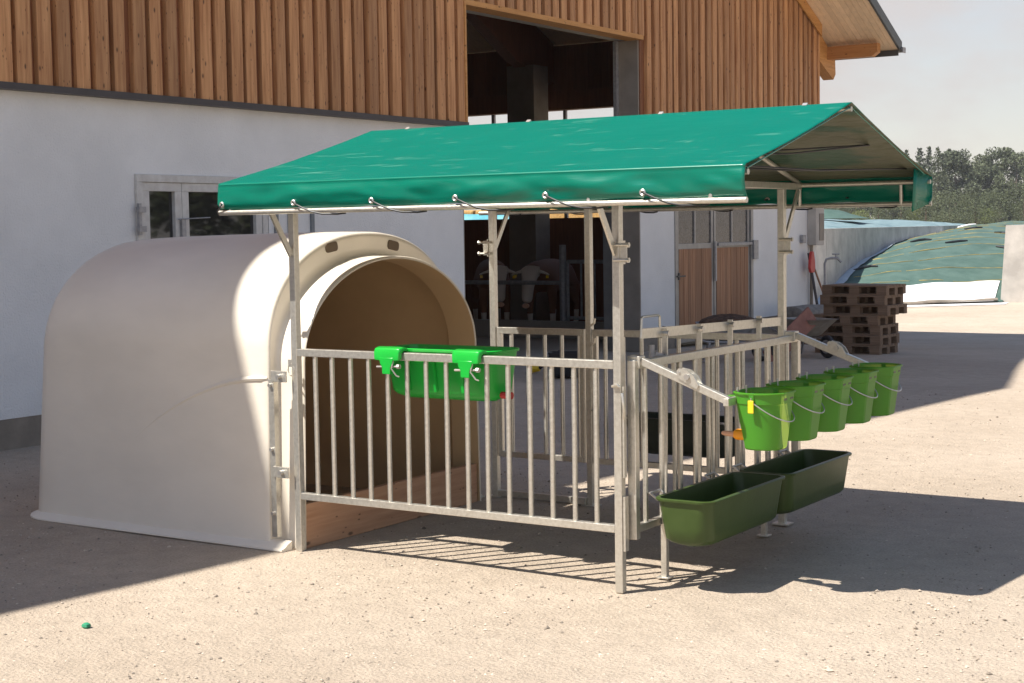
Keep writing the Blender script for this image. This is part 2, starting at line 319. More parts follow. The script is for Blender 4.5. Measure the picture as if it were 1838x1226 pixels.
# loose pebbles on the yard
pb = MB(); oc = [(1, 0, 0), (0, 1, 0), (-1, 0, 0), (0, -1, 0), (0, 0, 1), (0, 0, -1)]
of = [(0, 1, 4), (1, 2, 4), (2, 3, 4), (3, 0, 4), (1, 0, 5), (2, 1, 5), (3, 2, 5), (0, 3, 5)]
for i in range(9000):
    u = rnd.uniform(-0.34, 0.34); D = 5.0 + 11 * rnd.random() ** 1.6
    q = along(u, D, 0); s = rnd.choice((0.003, 0.0035, 0.004, 0.0045, 0.005, 0.006, 0.008)) * rnd.uniform(0.7, 1.3)
    if rnd.random() < 0.006: s = rnd.uniform(0.010, 0.015)
    a = rnd.uniform(0, 6.3); ca, sa = math.cos(a), math.sin(a); ax, ay, az = s * rnd.uniform(.8, 1.5), s * rnd.uniform(.7, 1.1), s * rnd.uniform(.5, .8)
    zz = gz(q.x, q.y) + 0.012 * noise.noise((q.x * 0.6, q.y * 0.6, 0))
    pb.add([(q.x + (x * ax * ca - y * ay * sa), q.y + (x * ax * sa + y * ay * ca), zz + az * 0.4 + z * az) for x, y, z in oc], of)
tag(pb.build('pebbles', 'pebble'), 'loose pebbles strewn over the gravel yard', kind='stuff')
gb = MB(); gb.loft([[(0.255 + r_ * math.cos(t * .785) * (1 + .25 * math.sin(3 * t)), -1.735 + r_ * math.sin(t * .785), z) for t in range(8)] for r_, z in ((.014, .0), (.02, .008), (.017, .018), (.006, .024))], capA=True, capB=True)
tag(gb.build('plastic_scrap', 'greenbit', smooth=True), 'tiny green plastic scrap lying alone on the gravel', 'scrap')

# ------------------------------------------------------------------ barn
XW = -4.75; RIDGE_Y = 3.0; SR = 0.456; SL = 0.374; ZR = 5.15 + SR * (19.1 - RIDGE_Y)
def zroof(y): return ZR - SR * (y - RIDGE_Y) if y > RIDGE_Y else ZR - SL * (RIDGE_Y - y)
EAVE_R, EAVE_L, XE, XB = 20.05, -16.5, -3.60, -30.0
barn = thing('barn', 'large gabled barn with vertical larch boards above a white plastered wall', 'barn', (XW, 3.0, 0))
BO = barn.location
def bpart(mb, name, mat, **k): return mb.build(name, mat, barn, BO, **k)
T = 0.34
wl = MB()
def wseg(y0, y1, z0, z1): wl.box(XW - T, XW, y0, y1, z0, z1)
wseg(-15.6, 3.38, 0.25, 2.9); wseg(3.38, 5.08, 0.25, 1.25); wseg(3.38, 5.08, 2.26, 2.9); wseg(5.08, 8.45, 0.25, 2.9)
wseg(12.73, 13.78, 0.25, 2.9); wseg(13.78, 16.5, 2.62, 2.9); wseg(16.5, 19.15, 0.25, 2.9)
wall = bpart(wl, 'wall', 'plaster'); wall['label'] = 'white plastered lower wall'
pl = MB()
for y0, y1 in ((-15.6, 8.45), (12.73, 13.78), (16.5, 19.15)): pl.box(XW - T, XW - 0.004, y0, y1, -0.3, 0.25)
bpart(pl, 'plinth', 'plinth')
fl = MB()
for y0, y1 in ((-15.6, 8.45), (12.73, 19.15)): fl.box(XW - 0.1, XW + 0.104, y0, y1, 2.9, 2.955)
bpart(fl, 'flashing', 'flash')
# board cladding: wide over-boards on under-boards, each a little different
cl = MB(); ub = MB(); y = -15.5
while y < 19.1:
    z0 = 2.955 if not (8.45 - 0.05 < y + .06 < 12.73 + 0.02) else 4.35
    wd = rnd.uniform(0.136, 0.164); yy = y + rnd.uniform(-0.012, 0.012); tl = rnd.uniform(-0.006, 0.006)
    y0, y1 = yy, min(yy + wd, 19.15); th = rnd.uniform(0.074, 0.092); c = 0.011
    def ring(z, dy, zt):
        pts = [(XW + 0.024, y0 + dy), (XW + th - .026, y0 + dy)] + [(XW + th - .026 + .032 * math.sin(math.pi * (.12 + .76 * q)) ** .6 * (1 - .25 * q), y0 + (y1 - y0) * (.02 + .96 * q) + dy) for q in (0, .1, .25, .45, .65, .82, .94, 1)] + [(XW + th - .030, y1 + dy), (XW + 0.024, y1 + dy)]
        return [(a, b, (zroof(b) - 0.02) if zt else z) for a, b in pts]
    zt = zroof(y) - 0.02
    secs = [ring(z0, 0, False)]
    for k in (1, 2): secs.append(ring(z0 + (zt - z0) * k / 3, tl * math.sin(k * 1.7 + y), False))
    secs.append(ring(0, 0, True)); cl.loft(secs, capA=True, capB=True)
    y += 0.207
clad = bpart(cl, 'cladding', 'larch', smooth=True, angle=50)
def ubseg(y0, y1, z0):
    n = max(1, int((y1 - y0) / 0.2 + .5)); d = (y1 - y0) / n
    for i in range(n):
        a, b = y0 + i * d + 0.002, y0 + (i + 1) * d - 0.002
        ub.loft([[(XW - 0.02, a, z0), (XW + 0.024, a, z0), (XW + 0.024, b, z0), (XW - 0.02, b, z0)], [(XW - 0.02, a, zroof(a) - .03), (XW + 0.024, a, zroof(a) - .03), (XW + 0.024, b, zroof(b) - .03), (XW - 0.02, b, zroof(b) - .03)]], capA=True, capB=True)
ubseg(-15.5, 8.45, 2.957); ubseg(8.45, 12.73, 4.352); ubseg(12.73, 19.15, 2.957)
bpart(ub, 'under_boards', 'larch_under')
bk = MB()   # inner leaf of the gable
def bkseg(y0, y1, z0):
    ym = [y0] + ([RIDGE_Y] if y0 < RIDGE_Y < y1 else []) + [y1]
    for a, b in zip(ym, ym[1:]):
        bk.loft([[(XW - T, a, z0), (XW - .025, a, z0), (XW - .025, b, z0), (XW - T, b, z0)], [(XW - T, a, zroof(a) - .05), (XW - .025, a, zroof(a) - .05), (XW - .025, b, zroof(b) - .05), (XW - T, b, zroof(b) - .05)]], capA=True, capB=True)
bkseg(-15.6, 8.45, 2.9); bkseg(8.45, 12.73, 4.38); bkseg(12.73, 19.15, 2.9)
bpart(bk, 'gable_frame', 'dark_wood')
# gate opening: lintel, jamb, guide rail
lt = MB(); lt.box(XW - 0.16, XW + 0.088, 8.45, 12.73, 4.29, 4.35); bpart(lt, 'lintel', 'beam')
gr = MB(); gr.box(XW - T, XW - 0.165, 8.45, 12.73, 4.30, 4.378); bpart(gr, 'guide_rail', 'steel_dull')
jb = MB(); jb.box(XW - T - 0.001, XW + 0.01, 12.70, 12.728, 0.0, 4.29); bpart(jb, 'door_jamb', 'concrete_dark')
bpart(MB().box(XW - T, XW - 0.01, 8.452, 8.48, 0.0, 4.29), 'door_jamb', 'concrete_dark')
jr = MB(); jr.box(XW - T, XW - T + 0.05, 12.63, 12.698, 0.0, 4.29); bpart(jr, 'door_track', 'steel_dull')
cb = MB(); cb.box(XW + 0.0, XW + 0.09, 8.415, 8.45, 2.955, 4.35); bpart(cb, 'corner_board', 'beam')
# roof
def roofslab(x0, x1, ya, yb, dz0, dz1, mb):
    mb.loft([[(x, ya, zroof(ya) + dz0), (x, ya, zroof(ya) + dz1), (x, yb, zroof(yb) + dz1), (x, yb, zroof(yb) + dz0)] for x in (x0, x1)], capA=True, capB=True)
rf = MB(); roofslab(XB - 1, XE, RIDGE_Y, EAVE_R, 0.03, 0.14, rf); roofslab(XB - 1, XE, EAVE_L, RIDGE_Y, 0.03, 0.14, rf)
roof = bpart(rf, 'roof', 'roofing')
sf = MB(); xx = XW - .05
while xx < XE - .05: roofslab(xx + .003, min(xx + .1, XE - .003) - .003, RIDGE_Y, EAVE_R, 0.0, 0.028, sf); xx += .1
roofslab(XB, XW - .06, RIDGE_Y, EAVE_R, 0.0, 0.028, sf); roofslab(XB, XE - 0.03, EAVE_L, RIDGE_Y, 0.0, 0.028, sf)
sf.build('soffit', 'soffit', roof, BO)
bb = MB(); roofslab(XE + 0.002, XE + 0.04, RIDGE_Y, EAVE_R + .06, -0.015, 0.165, bb); roofslab(XE + 0.002, XE + 0.04, EAVE_L, RIDGE_Y, -0.015, 0.165, bb)
bb.build('barge_board', 'barge', roof, BO)
gt = MB(); ze = zroof(EAVE_R)
gt.loft([[(x, EAVE_R + 0.075 + 0.07 * math.cos(t), ze + 0.03 + 0.075 * math.sin(t)) for t in [math.pi + i * math.pi / 8 for i in range(9)]] + [(x, EAVE_R + .075 + 0.06 * math.cos(t), ze + 0.034 + 0.065 * math.sin(t)) for t in [2 * math.pi - i * math.pi / 8 for i in range(9)]] for x in (XB, XE + 0.06)], capA=True, capB=True)
gt.prism([(EAVE_R + .001, ze - .05), (EAVE_R + .15, ze - .05), (EAVE_R + .152, ze + .045), (EAVE_R + .001, ze + .045)], 'X', XE + .06, XE + .075)
gt.build('gutter', 'steel_dull', roof, BO)
ef = MB(); ef.box(XB, XE, EAVE_R - .03, EAVE_R, ze - 0.10, ze - 0.002); ef.build('fascia', 'barge', roof, BO)
tr = MB(); tr.loft([[(XW + .104, y_, zroof(y_) - 0.2), (XW + .13, y_, zroof(y_) - 0.2), (XW + .13, y_, zroof(y_) - .002), (XW + .104, y_, zroof(y_) - .002)] for y_ in (RIDGE_Y, 19.12)], capA=True, capB=True)
bpart(tr, 'rake_trim', 'beam')
rt_ = MB(); yA, yB = 19.16, 20.02
rt_.loft([[(x, yA, zroof(yA) - .02), (x, yB - .02, zroof(yB) - .12), (x, yB, zroof(yB) - .36), (x, yB - .1, zroof(yB) - .46), (x, yB - .5, zroof(yB - .5) - .52), (x, yA, zroof(yA) - .52)] for x in (XW - .17, XW + .02)], capA=True, capB=True)
bpart(rt_, 'rafter', 'beam')
pu = MB(); pu.prism([(XW - 12, zroof(19.7) - .28), (-3.93, zroof(19.7) - .28), (-3.83, zroof(19.7) - .21), (-3.83, zroof(19.7) - 0.06), (XW - 12, zroof(19.7) - 0.06)], 'Y', 19.62, 19.78)
bpart(pu, 'purlin', 'beam_x')
# far eave wall with its open band, seen through the gate
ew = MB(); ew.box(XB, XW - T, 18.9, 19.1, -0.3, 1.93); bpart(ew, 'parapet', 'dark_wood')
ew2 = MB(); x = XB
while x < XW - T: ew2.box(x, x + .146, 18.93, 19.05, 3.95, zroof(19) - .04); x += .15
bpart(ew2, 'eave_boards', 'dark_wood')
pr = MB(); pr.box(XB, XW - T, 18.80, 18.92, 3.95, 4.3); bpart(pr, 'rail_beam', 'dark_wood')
for k in range(9):
    ms = MB(); ms.box(-11.3 + .0 + 1.62 * (k - 4) - .03, -11.3 + 1.62 * (k - 4) + .03, 18.96, 19.02, 1.93, 3.95); bpart(ms, 'band_post', 'steel_dull')
for xx in (-9.98, -15.4, -20.8):
    co_ = MB(); co_.box(xx - .29, xx + .29, 17.9, 18.4, 0, 4.72); bpart(co_, 'column', 'concrete_dark')
    rb = MB(); rb.loft([[(xx - .12, y_, zroof(y_) - a), (xx + .12, y_, zroof(y_) - a), (xx + .12, y_, zroof(y_) - .05), (xx - .12, y_, zroof(y_) - .05)] for y_, a in ((18.9, .8), (18.3, .95), (17.6, 1.05), (14.5, .85), (3.2, .8))], capA=True, capB=True)
    bpart(rb, 'roof_beam', 'dark_wood')
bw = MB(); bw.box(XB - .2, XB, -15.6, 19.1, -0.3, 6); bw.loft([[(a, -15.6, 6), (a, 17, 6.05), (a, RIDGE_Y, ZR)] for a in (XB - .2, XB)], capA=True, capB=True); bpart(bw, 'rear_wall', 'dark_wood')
lw = MB(); lw.box(XB, XW - T, -15.7, -15.5, -0.3, zroof(-15.6)); bpart(lw, 'side_wall', 'plaster')
# feed passage low wall inside
fk = MB(); fk.box(-20, -5.3, 14.55, 14.72, 0.0, 0.27); bpart(fk, 'feed_kerb', 'concrete_dark')
# window of the barn
wf = MB()
def wbar(y0, y1, z0, z1, d=0.03, mb=wf): mb.box(XW - 0.07, XW + d, y0, y1, z0, z1)
wbar(3.382, 5.078, 2.19, 2.258); wbar(3.382, 5.078, 1.252, 1.31); wbar(3.382, 3.45, 1.31, 2.19); wbar(5.01, 5.078, 1.31, 2.19)
win = bpart(wf, 'window', 'frame', bevel=0.004); win['label'] = 'weathered white two-leaf window'
for y0, y1 in ((3.453, 3.935), (3.94, 5.007)):
    s_ = MB()
    for a in ((y0, y1, 2.11, 2.188), (y0, y1, 1.312, 1.39), (y0, y0 + .085, 1.39, 2.11), (y1 - .085, y1, 1.39, 2.11)): s_.box(XW - .06, XW + .018, *a)
    s_.build('sash', 'frame', win, BO, bevel=0.004)
    pn = MB(); pn.box(XW - .03, XW - .022, y0 + .085, y1 - .085, 1.39, 2.11); pn.build('pane', 'glass', win, BO)
hg = MB(); hg.box(XW + .03, XW + .06, 3.37, 3.40, 1.72, 2.0); hg.box(XW + .03, XW + .075, 3.36, 3.44, 1.92, 1.97); hg.box(XW + .03, XW + .075, 3.36, 3.44, 1.75, 1.80); hg.build('shutter_hinge', 'steel_dull', win, BO)
hd = MB(); hd.box(XW + .02, XW + .05, 3.90, 3.95, 1.60, 1.86); hd.tube([(XW + .05, 3.86, 1.86), (XW + .06, 4.25, 1.875)], .006, 6); hd.build('latch', 'steel_dull', win, BO)
sh = MB(); sh.box(XW + .008, XW + .03, 5.09, 5.80, 1.25, 2.16); sho = sh.build('shutter', 'plaster', win, BO, bevel=.003)
for yy in (5.16, 5.36, 5.70):
    sb = MB(); sb.box(XW + .032, XW + .05, yy, yy + .05, 1.25, 2.13); sb.build('shutter_batten', 'barrow_blue', win, BO)
# double door of the barn
df = MB()
for a in ((13.78, 13.86, 0, 2.62), (16.42, 16.5, 0, 2.62), (13.86, 16.42, 2.54, 2.62)): df.box(XW - .1, XW + .015, *a)
df.box(XW - T - .4, XW - T, 13.0, 17.2, -.1, 2.9)
door = bpart(df, 'door_frame', 'door_frame', bevel=.003)
for y0, y1 in ((13.87, 15.09), (15.12, 16.41)):
    lf = MB()
    for a in ((y0, y0 + .07, .03, 2.53), (y1 - .07, y1, .03, 2.53), (y0 + .07, y1 - .07, 2.46, 2.53), (y0 + .07, y1 - .07, 1.40, 1.48), (y0 + .07, y1 - .07, .03, .1), ((y0 + y1) / 2 - .025, (y0 + y1) / 2 + .025, 1.48, 2.46)): lf.box(XW - .06, XW - .012, *a)
    lfo = lf.build('door_leaf', 'door_frame', barn, BO, bevel=.003)
    bd = MB(); yy = y0 + .071
    while yy < y1 - .08: bd.box(XW - .05, XW - .004 + rnd.uniform(-.004, .002), yy, min(yy + .068, y1 - .071), .1, 1.40); yy += .0725
    bd.build('door_boards', 'larch_door', lfo, BO)
    pn = MB(); pn.box(XW - .035, XW - .03, y0 + .07, y1 - .07, 1.48, 2.46); pn.build('door_pane', 'door_glass', lfo, BO)
hh = MB(); hh.bar((XW + .03, 13.80, 1.01), (XW + .03, 14.06, 1.01), .02, .02); hh.box(XW - .004, XW + .03, 13.86, 13.9, .96, 1.06); bpart(hh, 'door_handle', 'flash')
dr = MB(); dr.box(XW + .012, XW + .03, 15.08, 15.13, .9, 1.5); bpart(dr, 'bolt_rod', 'steel_dull')
db = MB(); db.box(XW + .002, XW + .05, 16.45, 16.62, 1.2, 1.5); db.box(XW + .002, XW + .03, 15.2, 16.46, 1.43, 1.47); bpart(db, 'door_stay', 'steel_dull')
# things on the barn's end wall
mbx = thing('meter_box', 'grey-beige meter box high on the white wall at the barn corner', 'meter box', (XW, 18.95, 1.4))
o_ = mbx.location
MB().box(XW, XW + .16, 18.76, 19.13, 1.38, 2.12).build('housing', 'concrete', mbx, o_, bevel=.01)
MB().box(XW + .16, XW + .172, 18.90, 19.10, 1.46, 1.92).build('cover', 'concrete_dark', mbx, o_, bevel=.004)
MB().tube([(XW + .05, 18.82, 1.38), (XW + .05, 18.82, 0.2)], .03, 8).build('conduit', 'plinth', mbx, o_, smooth=True)
sk = MB().box(XW, XW + .07, 18.42, 18.55, 1.42, 1.56).build('wall_socket', 'steel_dull', None, (XW, 18.48, 1.49), bevel=.01); tag(sk, 'small grey wall socket beside the meter box', 'socket')
sv = thing('shovel', 'red-topped dark tool handle leaning against the white wall corner', 'shovel', (XW + .25, 18.6, gz(-4.5, 18.6)))
o_ = sv.location
MB().tube([(XW + .30, 18.62, 0.0), (XW + .08, 18.62, 1.25)], .025, 8).build('shaft', 'flash', sv, o_, smooth=True)
MB().loft([[(XW + .12 + dx_, 18.60 + s_ * yy, z_) for yy, dx_ in ((-.11, 0), (.11, 0), (.11, .05), (-.11, .05))] for z_, s_ in ((.92, .6), (1.0, 1), (1.12, .9), (1.28, .35))], capA=True, capB=True).build('grip', 'red', sv, o_, bevel=.01)
br = MB().tube([(XW + .55, 18.9, gz(-4.2, 18.9)), (XW + .1, 18.72, 1.1)], .018, 8); tag(br.build('broom_handle', 'polewood', None, (XW + .55, 18.9, 0), smooth=True), 'brown wooden handle leaning beside the red-topped tool', 'broom handle')
tp = thing('water_tap', 'thin grey standpipe with a bent tap at the barn corner', 'tap', (-4.55, 19.05, 0)); o_ = tp.location
MB().tube([(-4.55, 19.05, -.3), (-4.55, 19.05, 1.06), (-4.53, 19.07, 1.13), (-4.47, 19.12, 1.15), (-4.38, 19.2, 1.15), (-4.33, 19.24, 1.08)], .022, 8).build('pipe', 'steel_dull', tp, o_, smooth=True)
MB().tube([(-4.40, 19.18, 1.15), (-4.40, 19.18, 1.22)], .012, 8).tube([(-4.45, 19.14, 1.22), (-4.35, 19.22, 1.22)], .01, 8).build('handle', 'steel_dull', tp, o_)

# ------------------------------------------------------------------ inside the barn
rail = thing('cattle_rail', 'galvanised tube feed rail with round post inside the dark barn', 'cattle rail', (-7.37, 15, 0)); o_ = rail.location
MB().tube([(-7.37, 15, 0), (-7.37, 15, 1.47)], .055, 12).build('post', 'steel_dull', rail, o_, smooth=True)
MB().tube([(-13, 15.02, .86), (-7.4, 15.02, .86)], .035, 10).build('tube', 'steel_dull', rail, o_, smooth=True)
MB().tube([(-7.40, 15.1, 1.28), (-8.1, 16.2, .95)], .03, 8).build('tube', 'steel_dull', rail, o_, smooth=True)
MB().tube([(-13, 15, 0), (-13, 15, 1.47)], .055, 12).build('post', 'steel_dull', rail, o_, smooth=True)
cg = thing('cattle_gate', 'galvanised barred gate inside the dark barn right of the cow', 'gate', (-6.4, 15, 0)); o_ = cg.location
fr = MB().tube([(-7.28, 15, 1.2), (-5.2, 15, 1.2)], .032, 10).tube([(-7.28, 15, .3), (-5.2, 15, .3)], .028, 10).tube([(-5.2, 15, 0), (-5.2, 15, 1.25)], .04, 10).tube([(-7.28, 15, .25), (-7.28, 15, 1.2)], .025, 10)
fr.build('frame', 'steel_dull', cg, o_, smooth=True)
for xx in (-7.03, -6.78, -6.40, -6.1, -5.8, -5.5): MB().tube([(xx, 15, .3), (xx, 15, 1.2)], .017, 8).build('bar', 'steel_dull', cg, o_, smooth=True)
MB().tube([(-6.0, 15.3, 1.25), (-6.7, 16.2, .75)], .03, 8).build('brace', 'steel_dull', cg, o_, smooth=True)

def make_cow(name, label, loc, rz):
    root = thing(name, label, 'cow', loc, rz, 'cows standing in the barn')
    # skeleton: x forward, one vertex per joint, radius per vertex
    V = []; E = []
    def v(x, y, z, rx, ry=None): V.append((x, y, z, rx, ry or rx)); return len(V) - 1
    def chain(i, pts):
        for p_ in pts: j = v(*p_); E.append((i, j)); i = j
        return i
    pelvis = v(-0.75, 0, 1.0, .27, .30)
    mid = chain(pelvis, [(-0.35, 0, .95, .33, .36), (0.1, 0, .93, .33, .37)]); chest = chain(mid, [(0.5, 0, .98, .29, .33)])
    neck = chain(chest, [(0.82, 0, 1.06, .19, .22), (1.02, 0, 1.04, .15, .17)])
    poll = chain(neck, [(1.16, 0, 1.02, .145, .13), (1.25, 0, .84, .135, .12), (1.30, 0, .64, .098, .10), (1.32, 0, .50, .092, .09)])
    for s in (-1, 1):
        chain(chest, [(0.55, s * .2, .72, .11, .11), (.55, s * .2, .42, .06, .06), (.56, s * .2, .12, .042, .042), (.6, s * .2, .03, .055, .055)])
        chain(pelvis, [(-.72, s * .21, .76, .15, .15), (-.68, s * .21, .56, .085, .085), (-.84, s * .21, .42, .05, .05), (-.8, s * .21, .12, .042, .042), (-.76, s * .21, .03, .055, .055)])
        ear = neck + 1
        chain(ear, [(1.13, s * .15, 1.03, .035, .03), (1.12, s * .27, 1.0, .045, .02), (1.12, s * .33, .97, .015, .012)])
    chain(pelvis, [(-1.0, 0, 1.1, .05), (-1.07, 0, .8, .025), (-1.07, 0, .5, .035)])
    me = bpy.data.meshes.new('body'); me.from_pydata([q[:3] for q in V], E, []); me.materials.append(MAT['cow'])
    o = bpy.data.objects.new('body', me); sc.collection.objects.link(o); o.parent = root
    sm = o.modifiers.new('skin', 'SKIN'); sm.use_smooth_shade = True; sm.branch_smoothing = 0.6
    for i, q in enumerate(V): me.skin_vertices[0].data[i].radius = (q[3], q[4]); me.skin_vertices[0].data[i].use_root = (i == 0)
    o.modifiers.new('sub', 'SUBSURF').levels = 2; o.modifiers['sub'].render_levels = 2
    for s in (-1, 1):
        MB().box(1.10, 1.115, s * .29 - .022, s * .29 + .022, .915, .96).build('ear_tag', 'yellow', root)
        MB().loft([[(1.295 + dx_, s * (.105 + .014 * math.sin(t)) , .84 + .02 * math.cos(t)) for t in [k * .785 for k in range(8)]] for dx_ in (0, .02)], capA=True, capB=True).build('eye', 'black', root, smooth=True)
    MB().loft([[(1.405 + dx_, .065 * math.cos(t) * q, .47 + .045 * math.sin(t) * q) for t in [k * .524 for k in range(12)]] for dx_, q in ((-.03, 1), (.005, .8))], capA=True, capB=True).build('muzzle', 'teat', root, smooth=True)
    return root
make_cow('cow', 'white-faced brown cow looking out over the feed rail', (-8.55, 16.55, 0.0), R(-76))
make_cow('cow', 'brown and white cow half hidden behind the pen post beside the hutch', (-9.75, 16.5, 0.0), R(-50))
# straw bales outside, beyond the far eave
for i in range(4):
    b_ = MB(); x0 = -19.5 + i * 2.25
    b_.box(x0, x0 + 2.2, 27, 28.2, -.35, 2.25)
    o = b_.build('straw_bale', 'straw', None, (x0 + 1.1, 27.6, -.35), bevel=.06)
    tag(o, 'big golden straw bale in the sunlit row beyond the far eave of the barn', 'straw bale', 'straw bales beyond the barn')
cs = MB().loft([[(x, 26.93 + .03 * math.sin(x * 4), 1.2), (x, 26.92 + .04 * math.sin(x * 5), 1.75), (x, 26.95, 2.13 + .02 * math.sin(x * 3) + .02 * (-15.8 - x))] for x in [-18.6 + .2 * i for i in range(14)]], closed=False)
csb = cs.build('tarpaulin', 'cyan', None, (-17.2, 26.9, 1.7), smooth=True); csb.modifiers.new('thick', 'SOLIDIFY').thickness = .02
tag(csb, 'cyan plastic sheet hung on the straw bales seen through the barn', 'tarpaulin')
# tub and hose end standing before the gate
tub = thing('black_tub', 'square black tub on the ground before the barn gate', 'tub', (-3.75, 9.05, 0), R(25)); 
def rrect(cx, cy, lx, ly, r, z, n=5):
    pts = []
    for sx, sy, a0 in ((1, 1, 0), (-1, 1, 90), (-1, -1, 180), (1, -1, 270)):
        for k in range(n + 1):
            a = R(a0 + 90 * k / n); pts.append((cx + sx * (lx / 2 - r) + r * math.cos(a), cy + sy * (ly / 2 - r) + r * math.sin(a), z))
    return pts
def vessel(top, bot, depth, wall, r_top, r_bot, lip, n=6, zt=0.0, mb=None):
    """open tub with rounded corners, curved foot and a rim; its rim lies at height zt"""
    mb = mb or MB(); S = []
    def at(t, ins=0.0):
        k = t; lx = top[0] + (bot[0] - top[0]) * k - 2 * ins; ly = top[1] + (bot[1] - top[1]) * k - 2 * ins; r = max(.004, r_top + (r_bot - r_top) * k - ins)
        return lx, ly, r
    for t in (1.0, .97, .92, .85, .6, .3, .06):
        lx, ly, r = at(t); q = 0.0 if t < .85 else ((t - .85) / .15) ** 2 * min(top[1], .3) * .2
        S.append(rrect(0, 0, lx - 2 * q, ly - 2 * q, r, zt - depth * t, n))
    lx, ly, r = at(0.06); S.append(rrect(0, 0, lx + 2 * lip, ly + 2 * lip, r + lip, zt - depth * .06, n))
    lx, ly, r = at(0.0); S.append(rrect(0, 0, lx + 2 * lip, ly + 2 * lip, r + lip, zt - .004, n)); S.append(rrect(0, 0, lx + lip, ly + lip, r + lip * .5, zt, n))
    for t in (0.0, .3, .6, .85, .92, .96):
        lx, ly, r = at(t, wall); q = 0.0 if t < .85 else ((t - .85) / .15) ** 2 * min(top[1], .3) * .2
        S.append(rrect(0, 0, lx - 2 * q, ly - 2 * q, r, zt - depth * t - (.002 if t == 0 else 0), n))
    return mb.loft(S, capA=True, capB=True)
vessel((.38, .30), (.33, .26), .30, .008, .03, .03, .008, zt=.30).build('tub', 'black', tub, smooth=True)
for s in (-1, 1): MB().tube([(s * .195, -.06, .26), (s * .225, -.05, .29), (s * .225, .05, .29), (s * .195, .06, .26)], .009, 6).build('handle', 'steel_dull', tub, smooth=True)
hs = thing('hose_end', 'short black hose with a yellow end lying beside the black tub', 'hose', (-4.3, 9.3, 0)); o_ = hs.location
MB().tube([(-4.35, 9.75, .02), (-4.15, 9.6, .14), (-4.1, 9.55, .28), (-4.2, 9.45, .2), (-4.35, 9.42, .06)], .025, 8).build('hose', 'black', hs, o_, smooth=True)
MB().tube([(-4.35, 9.42, .06), (-4.45, 9.40, .05), (-4.5, 9.4, .05)], [.04, .055, .03], 10).build('nozzle', 'yellow', hs, o_, smooth=True)

# ------------------------------------------------------------------ calf hutch
hutch = thing('calf_hutch', 'cream fibreglass calf hutch with an arched opening and wooden threshold plank', 'calf hutch', (-1.1, .89, 0)); HO = hutch.location
CY = 0.89
def arch(x, a0, a1, h, zc, zb=0.0, n=88, pw=2.2):
    """arch outline from left foot to right foot: half-width a0 at the foot, a1 at the spring, crown height h"""
    pts = []
    for k in range(8):
        t = k / 8; pts.append((x, -(a0 + (a1 - a0) * t), zb + (zc - zb) * t))
    for k in range(n + 1):
        t = math.pi * k / n; c, s = math.cos(t), math.sin(t)
        pts.append((x, -a1 * math.copysign(abs(c) ** (2 / pw), c), zc + (h - zc) * abs(s) ** (2 / pw)))
    for k in range(8):
        t = 1 - (k + 1) / 8; pts.append((x, a0 + (a1 - a0) * t, zb + (zc - zb) * t))
    return [(p_[0], CY + p_[1], p_[2]) for p_ in pts]
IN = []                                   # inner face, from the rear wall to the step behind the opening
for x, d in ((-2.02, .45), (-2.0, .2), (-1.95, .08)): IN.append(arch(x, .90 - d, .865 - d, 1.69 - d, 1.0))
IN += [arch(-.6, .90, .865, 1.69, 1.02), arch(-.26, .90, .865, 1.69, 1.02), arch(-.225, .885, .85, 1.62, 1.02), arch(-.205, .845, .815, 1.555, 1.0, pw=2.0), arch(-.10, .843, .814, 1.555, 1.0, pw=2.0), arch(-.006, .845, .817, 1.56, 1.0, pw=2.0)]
S = [arch(-.006, .845, .817, 1.56, 1.0, pw=2.0), arch(0.0, .847, .82, 1.564, 1.0, pw=2.0), arch(0.0015, .85, .824, 1.569, 1.0, pw=2.0), arch(-.002, .853, .828, 1.574, 1.0, pw=2.0), arch(-.008, .855, .830, 1.577, 1.0, pw=2.0),
      arch(-.06, .855, .829, 1.577, 1.0, pw=2.0), arch(-.12, .855, .829, 1.577, 1.0, pw=2.0), arch(-.165, .856, .829, 1.578, 1.0, pw=2.0), arch(-.182, .859, .832, 1.584, 1.0, pw=2.02), arch(-.194, .866, .838, 1.598, 1.01, pw=2.05), arch(-.199, .88, .851, 1.625, 1.02, pw=2.1), arch(-.197, .905, .872, 1.685, 1.05), arch(-.199, .915, .882, 1.708, 1.06), arch(-.21, .921, .888, 1.716, 1.07), arch(-.235, .925, .892, 1.72, 1.07), arch(-.4, .925, .893, 1.722, 1.07),
      arch(-.8, .925, .893, 1.72, 1.07), arch(-1.2, .925, .893, 1.715, 1.07), arch(-1.6, .922, .89, 1.708, 1.06), arch(-1.85, .92, .885, 1.70, 1.05)]
for k in range(1, 9):
    t = k / 8 * math.pi / 2; S.append(arch(-1.93 - .16 * math.sin(t) , .918 - .17 * (1 - math.cos(t)) , .88 - .17 * (1 - math.cos(t)), 1.695 - .17 * (1 - math.cos(t)), 1.0))
S.append(arch(-2.10, .4, .35, 1.2, .7)); 
# the rear wall leans outward to its foot
S = [[(x - max(0, -1.6 - x) / .5 * .11 * (1 - z / 1.72), y_, z) for x, y_, z in s_] for s_ in S]
hm = MB().loft(S, closed=False); n_ = len(S[0]); hm.f.append(tuple((len(S) - 1) * n_ + j for j in range(n_)))
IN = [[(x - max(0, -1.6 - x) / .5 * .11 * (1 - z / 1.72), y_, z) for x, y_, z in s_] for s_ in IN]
im = MB().loft(IN, closed=False); im.f.append(tuple(range(len(IN[0])))[::-1]); im.build('inner_shell', 'inner_shade', hutch, HO, smooth=True, angle=60)
shell = hm.build('shell', 'fibre', hutch, HO, smooth=True, angle=60)
